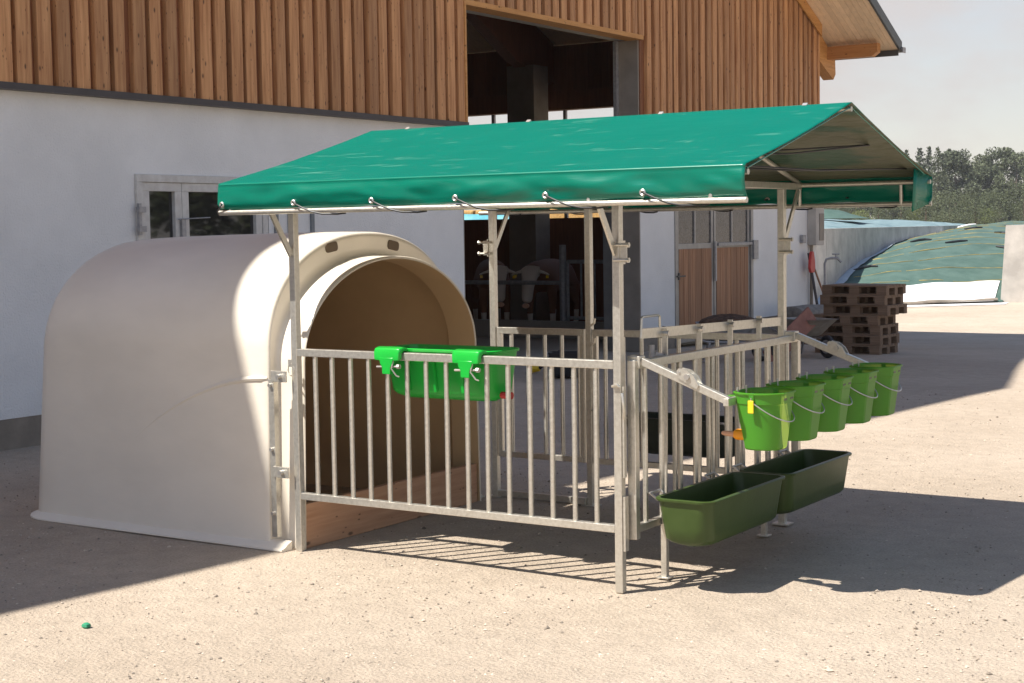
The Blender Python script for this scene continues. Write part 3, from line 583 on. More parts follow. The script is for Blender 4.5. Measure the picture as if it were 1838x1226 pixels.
# foot flange round the shell
path = []
for k in range(12): path.append((-.06 - 1.85 * k / 11, CY - .925))
for k in range(1, 9): t = k / 9 * math.pi / 2; path.append((-1.97 - .25 * math.sin(t), CY - .925 + .25 * (1 - math.cos(t))))
path.append((-2.22, CY)); path += [(a, 2 * CY - b) for a, b in path[-2::-1]]
sec = [(-.03, .0), (.05, .0), (.056, .005), (.054, .013), (.028, .02), (.004, .036), (-.03, .05)]
FS = []
for i, (a, b) in enumerate(path):
    p0 = Vector(path[max(i - 1, 0)]); p1 = Vector(path[min(i + 1, len(path) - 1)]); d = (p1 - p0).normalized(); nrm = Vector((d.y, -d.x)) * 1.0
    if nrm.dot(Vector((a + 1.1, b - CY))) < 0: nrm = -nrm
    FS.append([(a + nrm.x * q, b + nrm.y * q, z) for q, z in sec])
MB().loft(FS, closed=True, capA=True, capB=True).build('foot_flange', 'fibre', hutch, HO, smooth=True)
# moulded arc on the side
arc = [(-.21 - 1.02 * t, CY - .9275 - (-.0012) , .93 - .38 * t ** 1.9) for t in [k / 24 for k in range(25)]]
arc = [(x, CY - (.925 + (.893 - .925) * min(1, z / 1.07)) + .007, z) for x, _, z in arc]
MB().tube(arc, [(.019 if k else .008) * (1 - .6 * k / 24) for k in range(25)], 8).build('moulded_rib', 'fibre', hutch, HO, smooth=True)
for yv in (.55, 1.13):
    sl_ = R(8 if yv < .89 else -10); pts = rrect(0, 0, .105, .055, .02, 0)
    P = [(yv + u * math.cos(sl_) - v_ * math.sin(sl_), 1.655 - .02 + u * math.sin(sl_) + v_ * math.cos(sl_)) for u, v_, _ in pts]
    MB().prism(P, 'X', -.215, -.1905).build('vent_shade_plate', 'vent', hutch, HO)
MB().box(-.055, -.012, .06, 1.715, .0, .245).build('threshold_board', 'board', hutch, HO, bevel=.004)
ms = MB().box(-.165, -.135, CY - .935, CY - .927, .07, .93); ms.box(-.135, -.128, CY - .935, CY - .90, .07, .93)
strip = ms.build('mounting_strip', 'steel', hutch, HO)
for z in (.95, .43):
    MB().box(-.14, -.03, CY - .945, CY - .936, z - .03, z + .03).build('bracket', 'steel', hutch, HO, bevel=.002)
    MB().tube([(-.075, CY - .945, z), (-.075, CY - .968, z)], .013, 8).build('bracket_bolt', 'bolt', hutch, HO)
for z in (.90, .55, .2): MB().tube([(-.15, CY - .936, z), (-.15, CY - .95, z)], .01, 8).build('strip_bolt', 'bolt', hutch, HO)

# ------------------------------------------------------------------ calf pen
LX, LY = 1.975, 1.92; P5X = 0.705
pen = thing('calf_pen', 'galvanised tube calf pen under a green tarpaulin ridge canopy', 'calf pen', (LX / 2, LY / 2, 0)); PO = pen.location
def pp(mb, name, mat='steel', parent=None, **k): return mb.build(name, mat, parent or pen, PO, **k)
YF, YB, X0, X1 = -.2655, 2.19, -.27, 2.75; ZL, ZU, ZRG = 1.83, 1.985, 2.31; YM = (YF + YB) / 2
for px, py in ((0, 0), (LX, 0), (LX, LY), (0, LY), (P5X, LY)):
    q = MB().box(px - .02, px + .02, py - .02, py + .02, 0.0, 1.925)
    po = pp(q, 'post', bevel=.003)
    if py > 0: pp(MB().box(px - .05, px + .05, py - .045, py + .045, 0.004, .012), 'foot_plate', parent=po)
for px in (0, LX):
    pp(MB().box(px - .02, px + .02, YF + .02, YB - .02, 1.926, 1.962), 'tie_beam', bevel=.002)
    for s, py, ye in ((-1, 0, YF), (1, LY, YB)):
        pp(MB().bar((px, py + s * .022, 1.60), (px, ye - s * .03, 1.922), .032, .012, ref=(1, 0, 0)), 'brace')
        rr = MB().tube([(px, ye, ZU - .03), (px, YM, ZRG - .03)], .014, 10); pp(rr, 'rafter', smooth=True)
for py in (0, LY): pp(MB().box(.02, LX - .02, py - .015, py + .015, 1.932, 1.96), 'long_beam')
for ye in (YF, YB):
    s = -1 if ye < 0 else 1
    pp(MB().tube([(X0 + .01, ye - s * .016, ZU - .036), (X1, ye - s * .016, ZU - .036)], .013, 10), 'eave_tube', smooth=True)
    pp(MB().tube([(X0 - .01, ye, ZL), (X1, ye, ZL)], .0135, 12), 'eave_tube', smooth=True)
    for px in (-.2, LX, 2.58): pp(MB().tube([(px, ye - s * .004, ZL), (px, ye - s * .012, ZU - .036)], .011, 8), 'strut', smooth=True)
pp(MB().tube([(X0, YM, ZRG - .03), (X1, YM, ZRG - .03)], .014, 10), 'ridge_tube', smooth=True)
# clamps on two posts
for px, py, s in ((LX, 0, 1), (0, LY, -1), (LX, LY, 1)):
    q = MB().box(px + s * .022 - .003, px + s * .022 + .003, py - .03, py + .03, 1.55, 1.66); q.box(min(px + s * .025, px + s * .06), max(px + s * .025, px + s * .06), py - .022, py - .016, 1.56, 1.65)
    for z in (1.57, 1.64): q.tube([(px, py - .04, z), (px + s * .03, py - .04, z), (px + s * .085, py - .04, z)], .007, 8); q.tube([(px + s * .075, py - .04, z), (px + s * .083, py - .04, z)], .013, 6)
    pp(q, 'clamp')
# --- tarp
def tarp_profile():
    pr = []   # (y, z, zone)  zone: v valance, s slope
    for k in range(11): pr.append((YF - .014, 1.842 + (1.972 - 1.842) * k / 10, 'v', 1 - k / 10))
    sl = math.atan2(ZRG - ZU, YM - YF)
    for k in range(1, 5): a = math.pi - (math.pi / 2 - sl) * k / 5; pr.append((YF + .016 * math.cos(a) + .002, 1.972 + .016 * math.sin(a) - .002, 'e', 0))
    for k in range(27): t = k / 26; pr.append((YF + .012 + (YM - YF - .014) * t, ZU + .003 + (ZRG - ZU) * t, 's', t))
    mir = [(2 * YM - y_, z, zo, t) for y_, z, zo, t in pr[::-1]]
    return pr + mir
prof = tarp_profile(); NXT = 150; ex = [-.25 + .5025 * i for i in range(6)]
tm = MB(); secs = []
for i in range(NXT + 1):
    u = i / NXT; row = []
    for y_, z, zo, t in prof:
        xl = X0 + (.06 * max(0, (z - ZU) / (ZRG - ZU))); x = xl + (X1 - xl) * u; side = -1 if y_ < YM else 1
        yy, zz = y_, z
        if zo == 'v':
            ph = min(abs(x - e_) for e_ in ex)       # distance to the nearest eyelet
            pull = math.exp(-(ph / .09) ** 2)
            bulge = math.sin(math.pi * (1 - t)) if t < 1 else 0
            wv = .012 * noise.noise((x * 3.1, t * 1.6, 3 + side)) + .007 * noise.noise((x * 8, t * 3 - x * 2, 9 + side))
            yy += side * ((.010 + 1.35 * wv) * bulge - .010 * t * t * (1 - pull) - .002)
            zz += .010 * t * (pull - .35) * (1 if t > .5 else .3) + .006 * t * noise.noise((x * 4, 2, 7 + side))
            if t > .86: yy -= side * .006
        elif zo == 's':
            sag = math.sin(math.pi * t); zz += -.013 * sag + .009 * sag * noise.noise((x * 2.0, y_ * 2.6, 1)) * min(1, max(.15, min(X1 - x, x - X0) * 4)) + .0025 * noise.noise((x * 7 + y_ * 3, y_ * 9, 4)) * sag
            if x > LX + .1 or x < 0: zz += .0035 * sag * (math.sin(x * 13 + t * 5) * (.4 + noise.noise((x, t * 2, 3))) + .5 * math.sin(t * 11 + x * 3)) * min(1, max(.25, (X1 - x) * 5, )) * min(1, max(.25, (x - X0) * 5))
        row.append((x, yy, zz))
    secs.append(row)
tm.loft(secs, closed=False)
tarp = pp(tm, 'tarp', 'tarp', smooth=True, angle=80)
if sum(p_.normal.z * p_.area for p_ in tarp.data.polygons) < 0: tarp.data.flip_normals(); tarp['label'] = 'green ridge tarpaulin with hanging valance'
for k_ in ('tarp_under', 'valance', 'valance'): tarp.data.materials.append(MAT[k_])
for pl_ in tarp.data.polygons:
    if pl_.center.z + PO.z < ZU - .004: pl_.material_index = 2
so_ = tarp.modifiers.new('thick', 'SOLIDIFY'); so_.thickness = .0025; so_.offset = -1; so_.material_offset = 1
# flap of the valance at the rear corner and hem lines along the gable
fm = MB().loft([[(X1 - .002 - .03 * k / 4, YB + .012 - .21 * k / 4, 1.975 + .011 * k), (X1 - .004 - .045 * k / 4 - .01 * math.sin(k), YB + .012 - .20 * k / 4, 1.90), (X1 - .004 - .05 * k / 4, YB + .012 - .18 * k / 4, 1.832 - .012 * k)] for k in range(5)], closed=False)
fo = pp(fm, 'corner_flap', 'valance', tarp, smooth=True); fo.modifiers.new('thick', 'SOLIDIFY').thickness = .003
for xx in (X1 - .006,):
    hem = [(xx, y_ + (.012 if y_ < YM else -.012) * (1 if zo != 's' else 0), z - .024) for y_, z, zo, t in prof if zo == 's'][::3]
    pp(MB().tube(hem, .0035, 6), 'hem_rope', 'valance', tarp, smooth=True)
# eyelets and elastic cords
def torus(mb, c, ax, R0, r0, n=14, k=6):
    c = Vector(c); ax = Vector(ax).normalized(); a = ax.orthogonal().normalized(); b = ax.cross(a)
    return mb.tube([c + (a * math.cos(2 * math.pi * i / n) + b * math.sin(2 * math.pi * i / n)) * R0 for i in range(n)], r0, k, closed=True)
for s, ye in ((-1, YF), (1, YB)):
    for i, e_ in enumerate(ex):
        e_ = max(e_, X0 + .03); ey = ye + s * .0205
        t_ = MB(); torus(t_, (e_, ey, 1.872), (0, 1, 0), .011, .0055); pp(t_, 'eyelet', 'bolt', tarp, smooth=True)
        c_ = MB()
        if i == 0 and s < 0: pts = [(e_, ey - .002, 1.872), (e_ - .012, ey - .004, 1.855), (e_ - .035, ey, 1.835), (e_ - .04, ye, 1.815)]
        else: pts = [(e_, ye - s * .02, 1.872), (e_, ey, 1.872), (e_ + .02, ey + s * .008, 1.865), (e_ + .07, ey + s * .012, 1.845), (e_ + .13, ey + s * .012, 1.824), (e_ + .19, ey + s * .004, 1.812), (e_ + .26, ye - s * .01, 1.810), (e_ + .30, ye - s * .03, 1.815)]
        pp(c_.tube(pts, .0045, 7), 'elastic_cord', 'black', tarp, smooth=True)
for x_ in (.06, .89, 1.71, 2.51):
    pp(MB().loft([[(x_ + dx, YM + a, ZRG + .006 + b) for a, b in ((-.016, -.006), (0, .007), (.016, -.006))] for dx in (-.012, .012)], capA=True, capB=True), 'ridge_clip', 'bolt', tarp)
# cords stretched under the canopy
for a, b in (((2.35, YF + .35, 2.045), (2.62, YB - .60, 2.135)), ((2.05, YF + .55, 2.09), (2.62, YB - .60, 2.135)), ((2.45, YF + .32, 2.0), (2.66, YB - .16, 2.02)), ((2.05, YF + .6, 2.02), (2.66, YB - .16, 2.02))):
    pp(MB().tube([a, [(p_ + q_) / 2 - (.02 if k_ == 2 else 0) for k_, (p_, q_) in enumerate(zip(a, b))], b], .005, 6), 'stay_cord', 'black', smooth=True)
# --- side panel towards the camera
fp = MB().box(.021, LX - .021, -.02, .02, 1.06, 1.10); fp.box(.021, LX - .021, -.018, .018, .285, .322)
side = pp(fp, 'side_panel', bevel=.003)
bx = [.13, .245, .37, .49, .615, .74, .86, .985, 1.11, 1.23, 1.355, 1.48, 1.605, 1.73, 1.85]
bar0 = MB().tube([(0, 0, 0), (0, 0, 1)], .0128, 12)
def bars(parent, pts, z0, z1, name='bar', mat='steel'):
    me = None
    for x_, y_ in pts:
        if me is None:
            o = bar0.build(name, mat, parent, smooth=True); me = o.data
        else:
            o = bpy.data.objects.new(name, me); sc.collection.objects.link(o); o.parent = parent
        o.location = Vector((x_, y_, z0)) - PO; o.scale = (1, 1, z1 - z0)
bars(side, [(x_, 0) for x_ in bx], .322, 1.06)
t_ = MB(); torus(t_, (-.03, -.01, .985), (.3, 1, 0), .032, .004, 18); pp(t_, 'lock_ring', smooth=True)
pp(MB().box(-.05, -.021, -.012, .0, 1.0, 1.04), 'ring_lug')
# latch hook on the near post
pp(MB().tube([(LX - .02, -.03, .98), (LX + .01, -.035, .99), (LX + .02, -.03, .98)], .007, 8), 'latch_hook', smooth=True)
pp(MB().tube([(LX + .035, -.02, .83), (LX + .045, -.035, .87), (LX + .04, -.035, .92), (LX + .032, -.03, .95)], .008, 8), 'latch_pin', smooth=True)
pp(MB().box(LX + .021, LX + .032, -.012, .012, .55, .98), 'latch_plate')
pp(MB().box(LX + .021, LX + .034, -.012, .02, .2, .46), 'hinge_plate')
# --- rear: gate and fixed panel, low ground bar
gp = MB()
for a in ((.05, P5X - .05, 1.06, 1.10), (.05, P5X - .05, .27, .305)): gp.box(a[0], a[1], LY - .018, LY + .018, a[2], a[3])
gp.box(.03, .06, LY - .015, LY + .015, .27, 1.1); gp.box(P5X - .065, P5X - .035, LY - .015, LY + .015, .27, 1.1)
gate = pp(gp, 'gate', bevel=.002)
bars(gate, [(.13 + .125 * i, LY) for i in range(5)], .30, 1.06)
rp_ = MB(); rp_.box(P5X + .03, LX - .02, LY - .018, LY + .018, 1.06, 1.1); rp_.box(P5X + .03, LX - .02, LY - .018, LY + .018, .27, .305); rp_.box(LX - .05, LX - .022, LY - .015, LY + .015, .27, 1.1); rp_.box(P5X + .03, P5X + .056, LY - .015, LY + .015, .27, 1.1)
rear = pp(rp_, 'rear_panel', bevel=.002)
bars(rear, [(P5X + .11 + .125 * i, LY) for i in range(10)], .30, 1.06)
pp(MB().box(.02, P5X - .02, LY - .018, LY + .018, .012, .05), 'ground_bar', bevel=.002)
pp(MB().box(P5X - .12, P5X - .02, LY - .05, LY - .02, .015, .055), 'ground_bar_latch')
for z in (1.0, 1.12, .6): pp(MB().tube([(P5X + .02, LY - .03, z), (P5X + .05, LY - .03, z + .02), (P5X + .055, LY - .03, z + .05)], .007, 6), 'gate_hook', smooth=True)
# --- feed front with head locks
XF = 2.02
fr = MB(); fr.box(XF - .02, XF + .02, .075, 1.99, 1.055, 1.095); fr.box(XF - .018, XF + .018, .075, 1.99, .28, .315)
fr.box(XF - .022, XF + .022, .035, .075, .25, 1.1); fr.box(XF - .022, XF + .022, 1.99, 2.03, .25, 1.1)
feed = pp(fr, 'feed_front', bevel=.003)
bars(feed, [(XF, y_) for y_ in (.17, .34, .54, .71, .91, 1.08, 1.28, 1.46, 1.62, 1.75, 1.88)], .315, 1.055)
for i, y_ in enumerate((.44, .82, 1.19, 1.56)):
    pp(MB().bar((XF - .028, y_ - .02, .33), (XF - .028, y_, 1.225), .012, .026, ref=(1, 0, 0)), 'head_lock', parent=feed)
    pp(MB().bar((XF + .002, y_ + .04, .32), (XF + .002, y_ + .03, 1.055), .018, .018, ref=(1, 0, 0)), 'lock_guide', parent=feed)
    pp(MB().tube([(XF - .05, y_, 1.20), (XF - .012, y_, 1.20), (XF - .005, y_, 1.20)], .014, 8), 'lock_bolt', 'bolt', feed)
pp(MB().bar((XF - .042, .215, 1.212), (XF - .042, 1.91, 1.175), .010, .048), 'lock_bar', parent=feed)
pp(MB().tube([(XF - .042, .215, 1.19), (XF - .042, .225, 1.285), (XF - .042, .235, 1.292), (XF - .042, .40, 1.292), (XF - .042, .41, 1.285), (XF - .042, .41, 1.22)], .006, 8), 'lock_handle', parent=feed, smooth=True)
pp(MB().bar((XF - .05, .36, 1.10), (XF - .02, .48, 1.075), .02, .03).tube([(XF - .05, .34, 1.08), (XF - .05, .34, 1.15)], .015, 8), 'lock_catch', 'steel_dull', feed)
for y_ in (.36, 1.55):
    lg = MB().box(XF - .012, XF + .018, y_ - .015, y_ + .015, .0, .28); lg.box(XF - .03, XF + .035, y_ - .03, y_ + .03, .004, .012); pp(lg, 'support_leg', parent=feed, bevel=.002)
pp(MB().tube([(XF + .03, .29, .33), (XF + .04, .30, .25), (XF + .045, .31, .22)], .01, 8), 'hinge_pin', parent=feed)
# folding arms of the bucket rail
for y_ in (.085, 1.945):
    pp(MB().box(XF - .03, XF + .035, y_ - .03, y_ + .03, 1.062, 1.118), 'arm_bracket', bevel=.003)
    am = pp(MB().bar((XF + .035, y_, 1.093), (2.50, y_, .925), .034, .036), 'bucket_arm', bevel=.003)
    P = [(2.30 + (u_ - 2.30) * .78, 1.025 + (v_ - 1.025) * .82) for u_, v_ in [(2.235, 1.025), (2.23, 1.065), (2.245, 1.078), (2.30, 1.068), (2.345, 1.035), (2.375, .985), (2.36, .965)]]
    pp(MB().prism(P, 'Y', y_ - .025, y_ - .018).prism(P, 'Y', y_ + .018, y_ + .025), 'joint_plate', parent=am)
    pp(MB().tube([(2.30, y_ - .036, 1.03), (2.30, y_ + .036, 1.03)], .014, 8).tube([(2.26, y_ - .03, 1.05), (2.26, y_ + .03, 1.05)], .006, 8), 'joint_bolt', 'bolt', am)
pp(MB().box(2.485, 2.512, .05, 1.98, .905, .94), 'bucket_rail', bevel=.002)

# ------------------------------------------------------------------ buckets on the rail
def make_bucket(loc):
    root = thing('milk_bucket', 'b', 'bucket', loc, 0, 'green buckets on the pen rail')
    H = .262
    def ring(z, r, flat, ins=0.0):
        pts = []; n = 44
        for k in range(n):
            a = 2 * math.pi * k / n; x, y_ = r * math.cos(a), r * math.sin(a)
            if x > flat: x = flat                       # flat face away from the pen
            lim = .80 - .22 * max(0, min(1, (-z - .10) / .12)) if r > .09 else .6
            if x < -r * lim: x = -r * lim
            pts.append((x, y_, z))
        return pts
    K_ = .88
    S = [ring(-H, .088, .088 * K_), ring(-H - .001, .098, .098 * K_), ring(-H + .006, .104, .104 * K_), ring(-.14, .120, .12 * K_), ring(-.052, .130, .130 * K_), ring(-.050, .1345, .1345 * K_), ring(-.006, .1385, .1385 * K_), ring(-.006, .146, .146 * K_), ring(.0, .147, .147 * K_), ring(.003, .143, .143 * K_), ring(.0015, .1385, .1385 * K_ - .001), ring(-.006, .137, .137 * K_ - .001)]
    mb = MB().loft(S, capA=True)
    mb.build('bucket_body', 'bucket', root, smooth=True, angle=17)
    # bail: hinged at the sides, hanging over the flat face
    pts = [(0.012 * 0 + .145 * math.sin(t) * 1.0 + .0, -.142 * math.cos(t), -.035 - .098 * math.sin(t)) for t in [math.pi * k / 18 for k in range(19)]]
    pts = [(x * .93, y_ * 1.02, z) for x, y_, z in pts]
    MB().tube([(-.0, -.147, -.018)] + pts + [(-.0, .147, -.018)], .0032, 7).build('bail', 'bolt', root, smooth=True)
    for s in (-1, 1):
        MB().box(-.012, .012, s * .1385 - .007, s * .1385 + .007, -.045, -.006).build('bail_lug', 'bucket', root, bevel=.003)
    for y_ in (-.036, .036): MB().box(.112, .1205, y_ - .018, y_ + .018, -.034, -.024).build('hanger_slot', 'trough', root)
    # teat valve on the pen side
    MB().tube([(-.06, -.02, -.205), (-.125, -.02, -.205), (-.138, -.02, -.205)], [.026, .026, .02], 16).build('valve', 'orange', root, smooth=True)
    MB().tube([(-.138, -.02, -.205), (-.15, -.02, -.205), (-.19, -.02, -.203), (-.203, -.02, -.202)], [.018, .013, .012, .008], 12).build('teat', 'teat', root, smooth=True)
    MB().box(-.16, -.085, -.06, .06, -.028, -.020).build('hook', 'bucket', root, bevel=.003)
    for y_ in (-.045, .045): MB().tube([(-.112, y_, -.02), (-.112, y_, .018)], .007, 8).build('hook_peg', 'bolt', root, smooth=True)
    return root
BY = [.235 + .366 * i for i in range(5)]; BXc = 2.605
b0 = make_bucket((BXc, BY[0], .962)); b0['label'] = 'nearest green bucket in the row, with a yellow tag under its rim'
MB().box(-.014, .014, -.152, -.146, -.088, -.03).build('tag', 'yellow', b0, bevel=.004)
labs = ['second green bucket from the near end of the rail', 'middle green bucket of the five on the rail', 'fourth green bucket, one short of the far end of the rail', 'farthest green bucket at the end of the rail by the pallets']
for i in range(1, 5):
    d = dup(b0, (BXc, BY[i], .962), 0, labs[i - 1], 'green buckets on the pen rail')
    for ch in list(d.children):
        if ch.name.startswith('tag'): bpy.data.objects.remove(ch)

# ------------------------------------------------------------------ troughs
def make_trough(label, loc, rz, mat, L_=.92):
    root = thing('feed_trough', label, 'trough', loc, rz, 'feed troughs hung on the pen')
    vessel((.285, L_ - .03), (.245, L_ - .085), .235, .008, .055, .085, .013, n=8).build('tub', mat, root, smooth=True, angle=40)
    for s in (-.3, .3):
        MB().tube([(-.17, s - .05, -.03), (-.215, s - .05, .0), (-.215, s + .05, .0), (-.17, s + .05, -.03)], .007, 8).build('hanger', 'bolt', root, smooth=True)
    return root
make_trough('olive green trough at the near end below the buckets', (2.262, .515, .455), 0, 'trough')
make_trough('dark olive trough at the far end below the buckets, touching the nearer one', (2.262, 1.45, .455), 0, 'trough')
ft = make_trough('trough with shade in its dark colour, hung outside the rear panel of the pen', (1.24, 2.17, .56), R(90), 'trough_shaded', .78)
MB().tube([(.19, .16, -.03), (.19, -.16, -.03)], .009, 8).tube([(.19, 0, -.03), (.19, 0, -.28)], .008, 8).build('stand', 'steel', ft)

# ------------------------------------------------------------------ green hay feeder hung on the side panel
hf = thing('hay_feeder', 'bright green plastic feeder hooked over the side rail in front of the hutch', 'feeder', (.895, .17, 1.12)); HF = hf.location
b_ = vessel((.69, .27), (.65, .19), .265, .007, .05, .06, .010, n=7)
b_.build('tub', 'feeder', hf, smooth=True, angle=40)
for x_ in (-.19, -.02, .15): MB().loft([[(x_ - .012, -.137 + k * .032, -.03 - .19 * k), (x_ + .012, -.137 + k * .032, -.03 - .19 * k), (x_ + .008, -.146 + k * .032, -.03 - .19 * k), (x_ - .008, -.146 + k * .032, -.03 - .19 * k)] for k in (0, .5, 1)], capA=True, capB=True).build('rib', 'feeder', hf, smooth=True)
for xc in (.645, 1.135):
    q = MB(); prf = [(.06, -.035), (.045, .0), (.02, .022), (-.02, .03), (-.05, .022), (-.06, .0), (-.058, -.04), (-.046, -.04), (-.046, -.004), (-.02, .012), (.015, .008), (.03, -.01), (.04, -.035)]
    n_ = len(prf)
    S = []
    for dx, sc_ in ((-.085, .72), (-.078, .95), (-.06, 1), (.06, 1), (.078, .95), (.085, .72)):
        S.append([(xc + dx, (y_ + .006) * (1 if sc_ == 1 else sc_ * 1.0), 1.10 + z * sc_) for y_, z in prf])
    q.loft(S, capA=True, capB=True)
    q.prism([(xc - .045, 1.075), (xc + .045, 1.075), (xc + .04, 1.045), (xc + .028, 1.025), (xc + .026, .99), (xc - .026, .99), (xc - .028, 1.025), (xc - .04, 1.045)], 'Y', -.054, -.026)
    hk = q.build('hook', 'feeder', hf, HF, smooth=True, bevel=.004)
    MB().tube([(xc - .07, -.04, 1.025), (xc + .075, -.04, 1.03)], .006, 8).tube([(xc + .062, -.04, 1.03), (xc + .078, -.04, 1.03)], .013, 6).build('hook_pin', 'bolt', hk, HF)
    MB().tube([(xc + .04, -.045, 1.06), (xc + .035, -.055, 1.02), (xc + .07, -.06, .985), (xc + .085, -.055, .98)], .004, 6).build('wire_clip', 'bolt', hk, HF, smooth=True)
MB().loft([[(1.30 + dx, .1 + .018 * math.cos(t), .895 + .018 * math.sin(t)) for t in [k * .785 for k in range(8)]] for dx in (-.05, .012)], capA=True, capB=True).build('stopper', 'red', hf, HF, smooth=True)

# ------------------------------------------------------------------ pallets
PA = R(-2.5); pc = Vector((-2.14, 14.12, gz(-2.14, 14.12)))
pal = thing('wooden_pallet', 'p', 'pallet', pc, PA, 'pallets stacked by the barn')
PLx, PWy, PH = .93, .66, .135
for i in range(6):
    y0 = -PWy / 2 + i * (PWy - .1) / 5; MB().box(-PLx / 2, PLx / 2, y0, y0 + .1, PH - .02, PH - .001).build('top_board', 'pallet', pal)
for y0 in (-PWy / 2, -.05, PWy / 2 - .1): MB().box(-PLx / 2, PLx / 2, y0, y0 + .1, .001, .02).build('bottom_board', 'pallet', pal)
for x0 in (-PLx / 2, -.07, PLx / 2 - .14):
    for y0 in (-PWy / 2, -.05, PWy / 2 - .1): MB().box(x0, x0 + .14, y0 + .001, y0 + .099, .02, PH - .04).build('block', 'pallet', pal)
    MB().box(x0, x0 + .14, -PWy / 2, PWy / 2, PH - .04, PH - .02).build('stringer', 'pallet', pal)
plab = ['lowest pallet of the stack, resting on the gravel', 'second pallet from the ground in the stack', 'third pallet from the ground, with a white scrap just above it', 'middle pallet of the stack of seven', 'fifth pallet from the ground, jutting out to the right', 'second pallet from the top of the stack', 'topmost brown pallet of the stack']
pal['label'] = plab[0]
for i, (dx, dy) in enumerate(((.02, 0), (.0, .02), (-.03, 0), (.04, .02), (.0, -.01), (.03, 0))):
    sh_ = .08 if i >= 3 else 0
    off = Matrix.Rotation(PA, 3, 'Z') @ Vector((dx + sh_, dy, 0)); dup(pal, (pc.x + off.x, pc.y + off.y, pc.z + PH * (i + 1)), PA + R(rnd.uniform(-1.5, 1.5)), plab[i + 1], 'pallets stacked by the barn')

# ------------------------------------------------------------------ wheelbarrows and odds by the wall
def make_barrow(label, loc, rz, tub_mat, load=False):
    r_ = thing('wheelbarrow', label, 'wheelbarrow', loc, rz)
    S = []
    for z, x0, x1, wy in ((.34, -.22, .22, .17), (.36, -.25, .25, .2), (.5, -.36, .40, .26), (.62, -.45, .55, .31), (.625, -.47, .57, .33), (.62, -.44, .54, .30), (.5, -.35, .39, .25), (.37, -.24, .24, .19)):
        S.append(rrect((x0 + x1) / 2, 0, x1 - x0, wy * 2, .06, z, 4))
    MB().loft(S, capA=True, capB=True).build('tray', tub_mat, r_, smooth=True)
    fr_ = MB()
    for s in (-1, 1): fr_.tube([(.60, s * .06, .19), (.3, s * .15, .31), (-.3, s * .2, .33), (-.75, s * .27, .50), (-.98, s * .28, .53)], .018, 8)
    fr_.build('frame', 'steel_dull', r_, smooth=True)
    for s in (-1, 1): MB().tube([(-.25, s * .2, .32), (-.34, s * .22, .02), (-.44, s * .22, .012)], .018, 8).build('leg', 'steel_dull', r_, smooth=True)
    wh = MB(); torus(wh, (.60, 0, .19), (0, 1, 0), .145, .045, 22, 10); who = wh.build('wheel', 'black', r_, smooth=True)
    MB().tube([(.6, -.04, .19), (.6, .04, .19)], .11, 16).build('rim', 'steel_dull', who)
    for s in (-1, 1): MB().tube([(-.85, s * .275, .515), (-1.0, s * .28, .535)], .024, 8).build('grip', 'black', r_, smooth=True)
    if load:
        ld = MB(); S = []
        for k in range(7):
            t = k / 6; q = math.cos(t * math.pi / 2)
            S.append([(x * (q * .95 + .02) + .05 * (1 - q), y_ * (q * .95 + .02), .60 + .15 * math.sin(t * math.pi / 2) + .03 * noise.noise((x * 5, y_ * 5, k))) for x, y_, _ in rrect(.05, 0, .96, .58, .1, 0, 5)])
        ld.loft(S, capB=True, capA=True); ld.build('manure_load', 'manure', r_, smooth=True)
    r_.scale = (.76, .76, .80) if not load else (.8, .8, .8); return r_
make_barrow('wheelbarrow with a bare grey tray standing before the pallets', (-2.42, 12.95, gz(-2.5, 12.7)), R(-28), 'barrow')
make_barrow('wheelbarrow heaped with dark manure in front of the double door', (-3.0, 11.75, 0), R(28), 'barrow_blue', True)
rb = MB().bar((-2.20, 12.70, .56), (-2.50, 11.95, .02), .26, .03, ref=(.8, -.6, 0)); tag(rb.build('board', 'redboard', None, (-2.67, 11.65, .1), bevel=.006), 'red-brown board leaning against the grey-trayed wheelbarrow', 'board')
be = thing('trestle_bench', 'low wooden trestle bench with a rounded grey top against the white wall', 'bench', (-4.15, 17.3, gz(-4.15, 17.3)), R(75))
MB().loft([[(x, .24 * math.cos(a) * q, .50 + .13 * math.sin(a) * q + .015 * noise.noise((x * 6, a, 0))) for a in [k * 2 * math.pi / 16 for k in range(16)]] for x, q in ((-.42, .7), (-.40, .95), (-.2, 1.02), (0, 1), (.2, 1.02), (.40, .97), (.42, .72))], capA=True, capB=True).build('top', 'stone', be, smooth=True)
for sx in (-1, 1):
    for sy in (-1, 1): MB().bar((sx * .34, sy * .2, 0), (sx * .32, sy * .14, .44), .07, .07, ref=(1, 0, 0)).build('leg', 'pallet', be)
MB().box(-.36, .36, -.2, -.165, .2, .3).build('stretcher', 'pallet', be); MB().box(.1, .26, -.203, -.2005, .30, .36).build('paper_note', 'whiteplastic', be)
# ------------------------------------------------------------------ silage clamps
SD = Vector((-.17, .985, 0)).normalized(); SE = Vector((SD.y, -SD.x, 0))      # along, across (to the right)
LN = Vector((-9.45, 30.4, -.35)); W_S = 4.38
def sp(s, w_, z): q = LN + SD * s + SE * w_; return (q.x, q.y, z - .35)
def wallmb(s0, s1, w0, w1, h, taper=.06):
    return MB().loft([[sp(s, w0 - taper, 0), sp(s, w1 + taper, 0), sp(s, w1, h), sp(s, w0, h)] for s in (s0, s1)], capA=True, capB=True)
for k in range(8):
    pass
w1_ = MB()
for k in range(12): w1_.loft([[sp(s, -.36, 0), sp(s, .06, 0), sp(s, .0, 1.98), sp(s, -.25, 1.98)] for s in (-10 + 4 * k + .01, -6 + 4 * k - .01)], capA=True, capB=True)
tag(w1_.build('silo_wall', 'concrete', None, LN), 'long grey concrete silo wall behind the barn corner', 'silo wall')
w2_ = MB()
